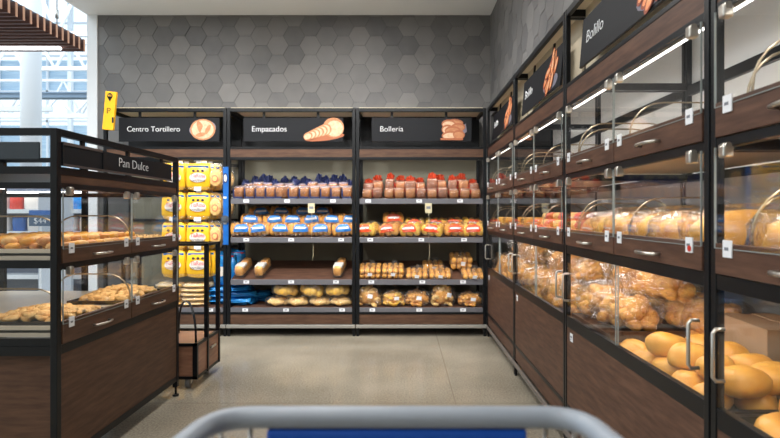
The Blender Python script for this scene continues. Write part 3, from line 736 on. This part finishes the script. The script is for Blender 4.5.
def hinge(parent, u, z, s=1):
    return MB().box(u-.013*s, u+.013*s, -.018, .01, z-.022, z+.01, bev=.005).tube([(u-.015, -.006, z+.008), (u+.015, -.006, z+.008)], .009, 10).build('hinge', HINGE, parent)

def drawer(t, u0, u1, z0, z1, tags=True, red=False, m=None):
    d = MB().box(u0+.003, u1-.003, -.004, .016, z0, z1, bev=.002).build('drawer_front', m or WOOD, t)
    bow_handle(d, (u0+u1)/2, (z0+z1)/2-.012, .13, -.004)
    if tags:
        for s, u in enumerate((u0+.06, u1-.06)):
            mb = MB().box(u-.018, u+.018, -.008, -.005, z1-.034, z1+.01).box(u-.01, u+.006, -.009, -.0075, z1-.016, z1-.008, mi=1)
            if red and s: mb.disc(u+.004, z1-.022, .01, .009, 0, -.0095, 2, 12)
            mb.build('price_label', [PAPER, GREYINK, REDP], d)
    return d
def lid(t, u0, u1, z0, z1):
    L_ = MB().box(u0+.004, u1-.004, -.006, -.002, z0-.012, z1+.005).box(u0+.003, u0+.0055, -.0065, -.0015, z0-.012, z1+.005, mi=1).box(u1-.0055, u1-.003, -.0065, -.0015, z0-.012, z1+.005, mi=1).box(u0+.004, u1-.004, -.0065, -.0015, z0-.0135, z0-.0115, mi=1).build('lid', [GLASS, EDGE], t)
    hinge(L_, u0+.05, z1-.004); hinge(L_, u1-.05, z1-.004)
    return L_
def bin_unit(Yf, W, label, word, tw, seed):
    t = empty('bread_bin_unit', (.834, Yf, 0), -PI/2, label, 'bread bin unit', 'bread bin units along the right')
    D = .64
    frame(t, W, D, H, [(2.205, 2.24), (1.84, 1.86), (1.73, 1.76), (1.372, 1.40), (1.0, 1.04), (.63, .685), (.215, .24)],
          [(2.205, 2.24), (1.83, 1.865), (1.37, 1.4), (1.0, 1.03), (.62, .66), (.2, .24)], .024, [(2.2, 2.24), (1.8, 1.85), (1.36, 1.4), (.6, .64)])
    MB().box(.02, W-.02, .02, .1, 2.241, 2.253).build('top_board', CREAM, t)
    MB().box(.024, W-.024, .1, .112, 1.86, 2.24).build('header_back', CREAM, t)
    MB().box(.024, W-.024, .004, .02, 1.76, 1.84).build('fascia', WOOD, t)
    MB().box(.03, W-.03, .03, .042, 1.733, 1.743).build('light_strip', LED, t)
    area('light_strip_glow', (W/2, .08, 1.735), (W-.1, .04), 4.5, (math.radians(48), 0, 0), (1, .96, .9), t)
    for z, p in ((1.385, 2.4), (1.015, 2.6)):
        MB().box(.03, W-.03, .028, .04, z, z+.012).build('light_strip', LED, t)  # hidden strips added to light the decks, unlike the visible header strip
        area('light_strip_glow', (W/2, .09, z-.008), (W-.1, .04), p, (math.radians(12), 0, 0), (1, .96, .9), t)
    MB().box(.024, W-.024, .02, D-.03, 1.405, 1.42).build('upper_deck', DECK, t)
    MB().box(.024, W-.024, .02, D-.03, 1.045, 1.06).build('middle_deck', DECK, t)
    MB().box(.024, W-.024, .02, D-.03, .6, .615).build('bin_floor', WOODD, t)
    MB().box(.024, W-.024, D-.03, D-.018, .24, 1.36).build('back_panel', mat_grey, t)
    MB().box(.0, W, D, D+.012, 1.38, 2.24).build('hall_reflection_panel', mat_pale, t)  # added pale panel, stands in for hall reflections and the light wall behind
    MB().box(.024, W-.024, .004, .02, .24, .63).build('lower_panel', WOOD, t)
    MB().box(.024, W-.024, .006, .022, .12, .215).build('kick_board', WOOD, t)
    MB().box(0, W, -.014, 0, .085, .115, bev=.004).build('bumper', mat_bump2, t)
    for z0, z1, ztop in ((1.402, 1.493, 1.728), (1.042, 1.123, 1.37)):
        for h in range(2):
            u0 = .024+(W-.048)/2*h; u1 = u0+(W-.048)/2
            drawer(t, u0, u1, z0, z1, True, seed == 3 and h == 1 and z0 < 1.2)
            lid(t, u0, u1, z1, ztop)
            if h == 0: MB().tube(arch(.05, .45, z1-.03, z1+.13, u0+.05), .0035, 8).tube(arch(.03, .5, z1-.03, z1+.15, u0+.1), .0035, 8).build('wire_hoop', HOOP, t)
            else: MB().tube(arch(.05, .5, z1-.03, z1+.14, u0+.02), .003, 8).build('wire_hoop', HOOP, t)
    for h in range(2):
        u0 = .024+(W-.048)/2*h; u1 = u0+(W-.048)/2
        g = MB().box(u0+.002, u1-.002, .004+.006*h, .008+.006*h, .685, 1.0).box((u1-.0045) if h == 0 else (u0+.002), (u1-.002) if h == 0 else (u0+.0045), .0035+.006*h, .0085+.006*h, .685, 1.0, mi=1).build('sliding_door', [GLASS, EDGE], t)
        d_handle(g, (u0+.03 if h == 0 else u1-.03), .765, .9, .004)
    price_tag(t, .1, .59, .003, .04, .04)
    sign(t, .16, W-.14, 1.9, 2.135, .02, word, tw, pic_rolls, -.02, (W-.30)-.2, .07)
    return t
mat_pale = mat('hall_reflection_pale', lin(196, 198, 198), .5)  # pale tone standing in for the hall's reflection in the lids
mat_bump2 = mat('taupe_bumper', lin(112, 104, 98), .5)
mat_grey = mat('grey_back_panel', lin(128, 128, 126), .5, .2, noise_amt=.2, nscale=2)
YS = [5.10, 3.88, 2.67, 1.41, .15]
RL = ['bread bin unit farthest along the right row, touching the back corner', 'second bread bin unit from the back corner, red pastries behind its lids', 'bread bin unit with the large Bolillo header and bagged rolls, third from the corner', 'nearest bread bin unit, cut off by the right edge of the picture']
bins = []
for i in range(4):
    bins.append(bin_unit(YS[i]-.004, YS[i]-YS[i+1]-.008, RL[i], 'Bolillo', .2, i+1))
def R(i, u, v, z): return (.834+v, YS[i]-u, z)   # local to world on the right row

# bolillo rolls in the bottom bins
def roll_data(i):
    return MB().sup((0, 0, 0), (.074, .056, .045), (.9, .95), 20, 12, amp=.1, fr=3, seed=i,
        deform=lambda p: Vector((p.x, p.y*(1-.25*abs(p.x)**2), p.z*(1-.18*math.exp(-(p.y/.12)**2)*(1 if p.z > .3 and abs(p.x) < .7 else 0))))).data('bolillo_roll', ROLLC)
rd = [roll_data(i) for i in range(3)]
def heap(i, spots, label, group, sc=1):
    for k, (u, v, z, rz) in enumerate(spots):
        o = bpy.data.objects.new('bolillo_roll', rd[k % 3]); COL.objects.link(o)
        o.location = R(i, u, v, z); o.rotation_euler = (random.uniform(-.15, .15), random.uniform(-.2, .2), rz); o.scale = (sc,)*3
        tag(o, label, 'bread roll', group)
rnd = random.Random(5)
def heap_spots(u0, u1, v0, v1, z0, layers, slope=0):
    S = []
    for l in range(layers):
        u = u0+(.05 if l % 2 else 0)
        while u < u1:
            v = v0+(.04 if l % 2 else 0)
            while v < v1:
                S.append((u+rnd.uniform(-.012, .012), v+rnd.uniform(-.012, .012), z0+l*.07+slope*(v-v0)+rnd.uniform(0, .008), rnd.uniform(0, 3.1)))
                v += .118
            u += .13
    return S
heap(2, heap_spots(.47, .66, .1, .36, .645, 1, .0)+heap_spots(.72, 1.18, .1, .3, .645, 2, .0), 'golden bolillo roll heaped in the bottom bin below the plastic-bagged rolls', 'bolillo rolls in the third bottom bin')
heap(3, heap_spots(.12, .95, .1, .36, .645, 2, .0), 'golden bolillo roll heaped in the nearest bottom bin, at the right edge', 'bolillo rolls in the nearest bottom bin')
bx_ = empty('cardboard_box', R(2, .83, .47, .617), -.08, 'brown cardboard box standing behind the loose rolls, seen past the nearest post', 'box')
MB().box(-.1, .1, -.15, .15, 0, .2, bev=.003).build('carton', CARD, bx_); MB().box(-.1, -.02, -.15, .15, .2, .204).box(.02, .1, -.15, .15, .2, .204).build('flap', CARD, bx_)
MB().box(.0, .06, -.153, -.150, .1, .16).build('box_label', PAPER, bx_)
# raised tray and bagged rolls
tray_o = MB().box(-.01, .56, -.48, 0, -.02, 0).box(-.01, .56, -.49, -.48, -.03, .015).build('raised_tray', WOODD, bins[2], (.04, .02, .745), (0, 0, 0))
tray_o.data.transform(Matrix.Rotation(PI/2, 4, 'Z')); tray_o.location = (.03, .035, .70)
BAKED = mat('baked_roll', lin(248, 196, 104), .5, 0, nscale=18, col2=lin(212, 136, 56), bump=.15)
big = [proto_roll_bag(61, BAKED, 38, (.13, .12, .085), (.04, .03, .025), .09, HAZY), proto_roll_bag(62, CRUST, 36, (.125, .12, .095), (.042, .03, .026), .1, HAZY), proto_roll_bag(63, BAKED, 40, (.14, .115, .08), (.038, .028, .024), .08, HAZY)]
spots2 = [(.15, .155), (.15, .43), (.38, .155), (.38, .43), (.54, .46)]
where = ['front corner', 'rear corner', 'front edge', 'rear edge', 'x']
for k, (u, v) in enumerate(spots2):
    put(big[k % 3], R(2, u, v, .702 if k < 4 else .66), (0, 0, random.uniform(0, 3)), ('clear bag of crusty rolls at the %s of the raised tray, third bin' % where[k] if k < 4 else 'clear bag of crusty rolls on the bin floor behind the loose rolls'), 'roll bag', 'bagged rolls in the third bottom bin')
for k, (u, v) in enumerate([(.15, .3), (.36, .32)]):
    put(big[(k+1) % 3], R(2, u, v, .82), (.15, 0, 1+k), 'clear bag of crusty rolls lying on top of the others, %s, third bin' % ['far one', 'near one'][k], 'roll bag', 'bagged rolls in the third bottom bin')
for i, nm in ((1, 'second'), (0, 'farthest')):
    kk = 0
    for u in (.16, .43, .7, .99):
        for v in (.18, .45):
            put(big[kk % 3], R(i, u, v, .618), (0, 0, random.uniform(0, 3)), '%s roll bag from the back wall, %s row of the %s bottom bin' % (ORD[kk//2], ['front', 'rear'][kk % 2], nm), 'roll bag', 'bagged rolls in the %s bottom bin' % nm, scale=(1, 1, 1.2))
            kk += 1
    for k, u in enumerate((.28, .58, .86)):
        put(big[k % 3], R(i, u, .3, .79), (.1, .1, k), '%s clear roll bag from the back wall, topping the %s bottom bin' % (ORD[k], nm), 'roll bag', 'bagged rolls in the %s bottom bin' % nm)
# middle level
def proto_baguette(i, L, m, r=.055):
    t = empty('bagged_baguette')
    MB().sup((0, 0, r), (r*1.15, L, r), (.85, .75), 16, 14, amp=.1, seed=i).build('bread', m, t)
    MB().sup((0, 0, r*1.08), (r*1.4, L*1.08, r*1.1), (.7, .7), 16, 14, amp=.22, fr=12, seed=i).build('plastic_bag', FILM, t)
    return t
bg = [proto_baguette(71, .24, CRUST, .062), proto_baguette(72, .22, ROLLC, .066)]
for k, (u, z) in enumerate([(.12, 0), (.29, 0), (.46, 0), (.68, 0), (.87, .0), (1.06, .0)]):
    put(bg[k % 2], R(2, u, .3, 1.062+z), (0, 0, PI/2+random.uniform(-.12, .12)), 'bagged golden loaf behind the middle lids of the Bolillo bin, %s' % ['farthest', 'second', 'third', 'fourth', 'fifth', 'nearest', 'x', 'x'][k], 'loaf', 'bagged loaves on the third middle deck', scale=(1.15, 1.05, 1.15))
for k, (u, z) in enumerate([(.14, 0), (.33, 0), (.53, 0), (.74, 0)]):
    put(bg[k % 2], R(3, u, .3, 1.062+z), (0, 0, PI/2+random.uniform(-.12, .12)), 'bagged loaf behind the middle lid of the nearest bin, %s' % ['lower farthest', 'lower second', 'lower third', 'lower nearest', 'upper far', 'upper near'][k], 'loaf', 'bagged loaves on the nearest middle deck', scale=(1.25, 1.1, 1.2))
pd = [MB().sup((0, 0, .028), (.05, .035, .028), (.8, .8), 14, 8, amp=.2, seed=81).data('sweet_pastry', ORANGE), MB().sup((0, 0, .028), (.045, .045, .028), (.8, .9), 14, 8, amp=.15, seed=82).data('sweet_pastry', PINK), MB().sup((0, 0, .028), (.05, .04, .026), (.7, .8), 14, 8, amp=.2, seed=83).data('sweet_pastry', CRUMB)]
for l in range(3):
    for a in range(11-l):
        for b in range(4-l):
            o = bpy.data.objects.new('sweet_pastry', pd[(a*2+b+l) % 3]); COL.objects.link(o)
            o.location = R(1, .1+a*.1+l*.05+random.uniform(-.01, .01), .1+b*.11+l*.05, 1.062+l*.046); o.rotation_euler = (0, 0, random.uniform(0, 3))
            tag(o, 'small %s heaped behind the middle lids of the second bin unit' % ['orange glazed pastry', 'pink sugared bun', 'pale cream pastry'][(a*2+b+l) % 3], 'pastry', 'sweet pastries in the second bin unit')
rolls_d = MB().sup((0, 0, .03), (.055, .035, .03), (.85, .9), 14, 8, amp=.12, seed=91).data('oval_roll', ROLLC)
for l in range(2):
    for a in range(9-l):
        for b in range(4):
            o = bpy.data.objects.new('oval_roll', rolls_d); COL.objects.link(o)
            o.location = R(0, .12+a*.11+l*.05, .1+b*.1, 1.062+l*.05); o.rotation_euler = (0, 0, random.uniform(0, 3))
            tag(o, 'small oval roll behind the middle lids of the farthest bin unit', 'bread roll', 'oval rolls in the farthest bin unit')
# top level
sm = [proto_baguette(75, .2, CRUST, .045), proto_baguette(76, .2, ROLLC, .042)]
for i, us_, nm in ((3, [.15, .36, .6], 'nearest bin unit'), (2, [.16, .3, .82, 1.0, 1.14], 'Bolillo bin unit'), (1, [.2, .36, .7, .86, 1.0], 'second bin unit'), (0, [.25, .5, .8], 'farthest bin unit')):
    for k, u in enumerate(us_):
        put(sm[k % 2], R(i, u, .3, 1.43), (0, 0, PI/2+random.uniform(-.3, .3)), '%s bagged loaf from the back on the top deck of the %s' % (ORD[k], nm), 'loaf', 'bagged loaves on the top decks', scale=(1, 1, 1))

# ------------------------------------------------------------------ left island
IL, IW = 1.22, 1.17
isl = empty('pastry_island', (-1.48, 2.23, 0), PI/2, 'freestanding black framed glass pastry case with the Pan Dulce sign', 'display case')
HI = 1.57
P_ = .03
for u, v in ((0, 0), (IL-P_, 0), (0, IW-P_), (IL-P_, IW-P_), (IL-P_, .6)):
    MB().box(u, u+P_, v, v+P_, .06, HI, bev=.002).build('post', BLK, isl)
    MB().tube([(u+P_/2, v+P_/2, .012), (u+P_/2, v+P_/2, .07)], .007, 8).tube([(u+P_/2, v+P_/2, 0), (u+P_/2, v+P_/2, .012)], .02, 12).build('foot', BLK, isl)
for z0, z1 in ((1.54, 1.57), (1.372, 1.405), (1.31, 1.336), (.955, .985), (.59, .63), (.1, .135)):
    MB().box(P_, IL-P_, .002, P_, z0, z1).build('rail', BLK, isl)
    MB().box(P_, IL-P_, IW-P_, IW-.002, z0, z1).build('rail', BLK, isl)
    if z0 in (.955, ): continue
    MB().box(.002, P_, P_, IW-P_, z0, z1).build('rail', BLK, isl)
    MB().box(IL-P_, IL-.002, P_, IW-P_, z0, z1).build('rail', BLK, isl)
MB().box(P_, IL-P_, .004, .02, 1.336, 1.372).build('fascia', WOODD, isl); MB().box(P_, IL-P_, IW-.02, IW-.004, 1.336, 1.372).build('fascia', WOODD, isl)
MB().box(P_, IL-P_, P_, IW-P_, 1.375, 1.39).build('case_top', BLK, isl)
MB().box(P_, IL-P_, .004, .018, .135, .59).build('lower_panel', WOODD, isl)
o = MB().box(0, IW-2*P_, .004, .018, .135, .59).build('lower_panel', WOODD, isl, (P_, IW-P_, 0), (0, 0, -PI/2))
MB().box(P_, IL-P_, IW-.018, IW-.004, .135, .59).build('lower_panel', WOODD, isl)
for z, n_ in ((1.03, 'upper_deck'), (.695, 'lower_deck')):
    MB().box(P_, IL-P_, .02, IW-.02, z-.012, z).box(.03, .038, .03, IW-.03, z-.03, z+.018).build(n_, DECK, isl)
for z0, z1 in ((.63, .664), (.966, 1.0)): MB().box(.006, .03, P_, IW-P_, z0, z1).build('deck_shade_strip', BLK, isl)  # black strips stand in for the shaded underside of each deck
# glass
MB().box(.008, .013, P_, IW-P_, .63, 1.31).build('end_glass', GLASS, isl)
MB().box(IL-.013, IL-.008, P_, IW-P_, .63, 1.31).build('end_glass', GLASS, isl)
MB().box(P_, IL-P_, IW-.012, IW-.008, .63, 1.31).build('rear_glass', GLASS, isl)
for z0, z1, zt in ((.985, 1.06, 1.308), (.632, .732, .955)):
    for h in range(2):
        u0 = P_+(IL-2*P_)/2*h; u1 = u0+(IL-2*P_)/2
        drawer(isl, u0, u1, z0, z1, m=WOODD); lid(isl, u0, u1, z1, zt)
        MB().tube(arch(.05, .48, z1-.03, z1+.13, u0+.09), .004, 8).build('wire_hoop', HOOP, isl)
for z, p in ((1.362, 3), (1.005, 2.2)):
    MB().box(.05, IL-.05, .04, .052, z, z+.01).box(.05, IL-.05, IW-.052, IW-.04, z, z+.01).build('light_strip', LED, isl)
    area('light_strip_glow', (IL/2, .12, z-.008), (IL-.15, .04), p, (math.radians(15), 0, 0), (1, .93, .84), isl)
sp = MB().box(.035, .33, -.004, .006, 1.41, 1.515).box(.89, 1.1, -.004, .006, 1.41, 1.515).box(.035, .33, -.007, -.002, 1.502, 1.515, mi=1).box(.035, 1.1, -.008, -.002, 1.41, 1.42, mi=1).box(.33, .89, -.009, .008, 1.42, 1.51, bev=.001).build('sign_panel', [SIGN, SIGNG], isl)
text('sign_text', 'Pan Dulce', sp, (.465, -.0105, 1.447), .31, INK, size=.07, h=.045)
for u in (.2, .6, 1.0): MB().box(u-.012, u+.012, .008, .02, 1.5, 1.545).box(u-.012, u+.012, .008, .02, 1.39, 1.42).build('hanger_bracket', BLK, isl)
ep = MB().box(0, .95, 0, .01, 1.436, 1.513, bev=.004).build('end_sign_panel', mat('slate_panel', lin(44, 54, 62), .5), isl, (.02, 1.04, 0), (0, 0, -PI/2))
MB().box(.12, .145, .012, .03, 1.38, 1.55).box(.68, .705, .012, .03, 1.38, 1.55).build('hanger_bracket', BLK, ep)
def I(u, v, z): return (-1.48-v, 2.23+u, z)
def tray(u0, u1, v0, v1, z, label):
    w_, l_ = u1-u0, v1-v0
    mb = MB().box(-l_/2, l_/2, -w_/2, w_/2, 0, .006)
    for a in (-1, 1):
        mb.box(a*l_/2-.004, a*l_/2+.004, -w_/2, w_/2, 0, .02); mb.box(-l_/2, l_/2, a*w_/2-.004, a*w_/2+.004, 0, .02)
    o = mb.build('baking_tray', TRAYM); o.location = I((u0+u1)/2, (v0+v1)/2, z); return tag(o, label, 'tray')
tray(.1, .46, .05, .42, .697, 'black baking tray of cookies nearest the glass corner, lower level')
tray(.66, 1.14, .06, .38, .697, 'black baking tray of cookies at the far end, lower level')
tray(.84, 1.17, .06, .4, 1.032, 'black baking tray of dotted cookies at the far end, upper level')
ck = [MB().sup((0, 0, .012), (.034, .022, .013), (.8, .8), 12, 6, amp=.25, seed=100+i).data('shortbread', WAFER) for i in range(3)]
def cookies(u0, u1, v0, v1, z0, peak, n, label, group, seed, size=1, data=ck, nm='shortbread'):
    rr = random.Random(seed)
    for k in range(n):
        a, b = rr.random(), rr.random()
        hgt = peak*(math.sin(PI*a)**.6)*(math.sin(PI*b)**.6)*rr.uniform(.55, 1)
        o = bpy.data.objects.new(nm, data[k % len(data)]); COL.objects.link(o)
        o.location = I(u0+(u1-u0)*a, v0+(v1-v0)*b, z0+hgt); o.rotation_euler = (rr.uniform(-.5, .5), rr.uniform(-.5, .5), rr.uniform(0, 3)); o.scale = (size,)*3
        tag(o, label, 'cookie', group)
cookies(.13, .43, .08, .39, .703, .035, 150, 'small golden cookie heaped on the black tray nearest the glass corner', 'cookies on the near lower tray', 1)
cookies(.7, 1.1, .09, .35, .703, .045, 150, 'small golden cookie heaped on the black tray at the far end of the lower level', 'cookies on the far lower tray', 2)
cr = [MB().sup((0, 0, .02), (.038, .024, .021), (.8, .9), 14, 8, amp=.2, seed=110+i, deform=lambda p: Vector((p.x, p.y+.5*p.x*p.x, p.z))).data('glazed_pastry', m) for i, m in enumerate((WAFER, mat('glazed_dough', lin(240, 190, 112), .4, 0, nscale=14, col2=lin(190, 112, 48)), ROLLC))]
for a in range(11):
    for b in range(7):
        for l in range(2):
            o = bpy.data.objects.new('glazed_pastry', cr[(a+b+l) % 3]); COL.objects.link(o)
            o.location = I(.08+a*.07+random.uniform(-.01, .01), .07+b*.085+random.uniform(-.01, .01)+l*.03, 1.032+l*.026); o.rotation_euler = (random.uniform(-.2, .2), 0, random.uniform(-.6, .6)+PI/2)
            tag(o, 'small glazed pastry laid in rows on the upper level of the glass island', 'pastry', 'glazed pastries on the island upper level')
dot = []
t_ = MB().sup((0, 0, .014), (.032, .032, .014), (.8, 1), 14, 6, seed=3); 
for k in range(5): t_.sup((.016*math.cos(k*1.26), .016*math.sin(k*1.26), .026), (.005, .005, .004), (1, 1), 6, 4, mi=1)
dd = t_.data('dotted_cookie', [WAFER, DARKB])
for a in range(4):
    for b in range(5):
        o = bpy.data.objects.new('dotted_cookie', dd); COL.objects.link(o); o.location = I(.885+a*.075, .095+b*.068, 1.04); o.rotation_euler = (0, -.3, a+b)
        tag(o, 'round dotted cookie set in lines on the upper far tray', 'cookie', 'dotted cookies')

# ------------------------------------------------------------------ yellow parking-style sign, trolley, cart
ys = empty('yellow_sign', (-2.83, 5.0, 0), 0, 'tilted yellow P1 sign with a black pin symbol beside the first shelf unit', 'sign')
yp = MB().box(-.055, .05, 0, .03, 2.01, 2.38, bev=.003).build('sign_board', YSIGN, ys)
yp.data.transform(Matrix.Translation((0, 0, 2.01)) @ Matrix.Rotation(.09, 4, 'Y') @ Matrix.Translation((0, 0, -2.01)))
pin = MB().disc(.022, 2.335, .026, .028, 0, -.002, 0, 18).poly([(-.001, 2.322), (.045, 2.322), (.02, 2.28)], -.002, .001, 0)
for k in range(3): pin.disc(.011+.011*k, 2.338, .003, .012, 0, -.0035, 1, 8)
pin.build('pin_symbol', [BLACKINK, YSIGN], yp)
text('sign_letter', 'P', yp, (-.014, -.002, 2.165), .036, BLACKINK, size=.09, h=.055)
text('sign_number', '1', yp, (-.014, -.002, 2.075), .018, BLACKINK, size=.09, h=.055)
MB().box(-.01, .01, .03, .1, 2.1, 2.12).build('bracket', BLK, ys)

tr = empty('stock_trolley', (-1.40, 3.55, 0), 0, 'low black framed wooden stock trolley with a bent tube hoop, behind the island', 'trolley')
MB().box(-.62, -.03, .004, .02, .09, .3).build('front_panel', WOODL, tr)
o = MB().box(.0, .4, .004, .02, .09, .3).build('side_panel', WOODL, tr, (0, .02, 0), (0, 0, PI/2))
MB().box(-.62, 0, .02, .43, .29, .305).build('deck', WOODL, tr)
MB().box(-.62, 0, .0, .02, .295, .315).box(-.62, 0, 0, .02, .07, .09).box(-.022, 0, 0, .43, .07, .09).box(-.022, .001, 0, .43, .295, .315).box(-.03, .002, 0, .022, .07, .315).box(-.62, -.6, 0, .02, .07, .315).box(-.62, 0, .41, .43, .07, .09).box(-.016, .003, .19, .215, .07, .3).build('base_frame', BLK, tr)
MB().box(-.024, .004, .19, .214, .07, .985).box(-.024, .004, .42, .444, .07, .985).box(-.62, .004, .19, .214, .97, .99).box(-.62, .004, .42, .444, .97, .99).box(-.02, .0, .2, .43, .97, .99).box(-.62, -.6, .19, .214, .07, .985).box(-.62, -.6, .42, .444, .07, .985).build('upright_frame', BLK, tr)
for dx in (0, -.13):
    P = []
    a0, a1 = Vector((-.03+dx, .06, .3)), Vector((-.28+dx, .36, .3))
    for k in range(13):
        q = k/12; p = a0.lerp(a1, (1-math.cos(q*PI))/2); P.append((p.x, p.y, .3+.27*math.sin(q*PI)**.8))
    MB().tube(P, .008, 8).build('tube_hoop', BLK, tr)
bow = MB().box(0, .012, .24, .34, .22, .235).build('side_handle', HINGE, tr)
for x, y in ((-.075, .05), (-.55, .05), (-.075, .37), (-.55, .37)):
    c_ = MB().tube([(x-.012, y, .042), (x+.012, y, .042)], .042, 18).build('wheel', RUBBER, tr)
    MB().box(x-.02, x-.015, y-.015, y+.015, .04, .08).box(x+.015, x+.02, y-.015, y+.015, .04, .08).tube([(x-.018, y, .04), (x+.018, y, .04)], .012, 10).build('fork', STEEL, c_)

ct = empty('shopping_cart', (0, .3, 0), 0, 'blurred grey shopping cart rim with a blue plate, bottom foreground', 'shopping cart')
def rp(pts, n=6, r=.035):
    out = [Vector(pts[0])]
    for a, b, c in zip(pts, pts[1:], pts[2:]):
        a, b, c = Vector(a), Vector(b), Vector(c); p = b+(a-b).normalized()*r; q = b+(c-b).normalized()*r
        for k in range(n+1): t = k/n; out.append((1-t)**2*p+2*t*(1-t)*b+t*t*q)
    out.append(Vector(pts[-1])); return out
ym = .342
MB().tube(rp([(-.29, -.62, .99), (-.228, ym, .949), (.22, ym, .949), (.28, -.62, .99)], 10, .05), .0132, 14).build('rim', PLAST, ct)
bk = MB()
for k in range(13):
    q = k/12; xa = -.225+.44*q
    bk.tube([(xa, ym+.004, .945), (xa*.9, ym-.05, .5)], .003, 6)
for k in range(14):
    q = k/13; y = ym-.96*q
    for s, x0, x1 in ((-1, -.235-.065*q, -.21-.05*q), (1, .225+.065*q, .2+.05*q)): bk.tube([(x0, y, .94+.04*q), (x1, y*.95, .5)], .003, 6)
for z in (.8, .65, .5): bk.tube([(-.27, -.58, z), (-.21, ym-.03, z), (.2, ym-.03, z), (.26, -.58, z)], .004, 6)
for k in range(10): bk.tube([(-.2+.044*k, ym-.05, .5), (-.24+.053*k, -.58, .5)], .003, 6)
bk.build('wire_basket', STEEL, ct)
MB().box(-.166, .153, ym-.008, ym+.01, .8, .936, bev=.004).build('blue_plate', CBLUE, ct)
MB().tube([(-.3, -.64, .99), (.29, -.64, .99)], .016, 12).build('handle', CBLUE, ct)
MB().tube([(-.24, ym-.1, .14), (-.27, -.55, .2), (-.28, -.6, .99)], .012, 8).tube([(.23, ym-.1, .14), (.26, -.55, .2), (.27, -.6, .99)], .012, 8).tube([(-.24, ym-.1, .14), (.23, ym-.1, .14)], .012, 8).tube([(-.2, ym-.08, .5), (-.24, ym-.1, .14)], .01, 8).tube([(.2, ym-.08, .5), (.23, ym-.1, .14)], .01, 8).build('chassis', STEEL, ct)
for x, y in ((-.24, ym-.1), (.23, ym-.1), (-.27, -.5), (.26, -.5)):
    MB().tube([(x-.013, y, .06), (x+.013, y, .06)], .06, 20).box(x-.02, x-.016, y-.012, y+.012, .05, .15).box(x+.016, x+.02, y-.012, y+.012, .05, .15).build('caster', RUBBER, ct)
for p_ in list(bpy.data.objects):
    pass
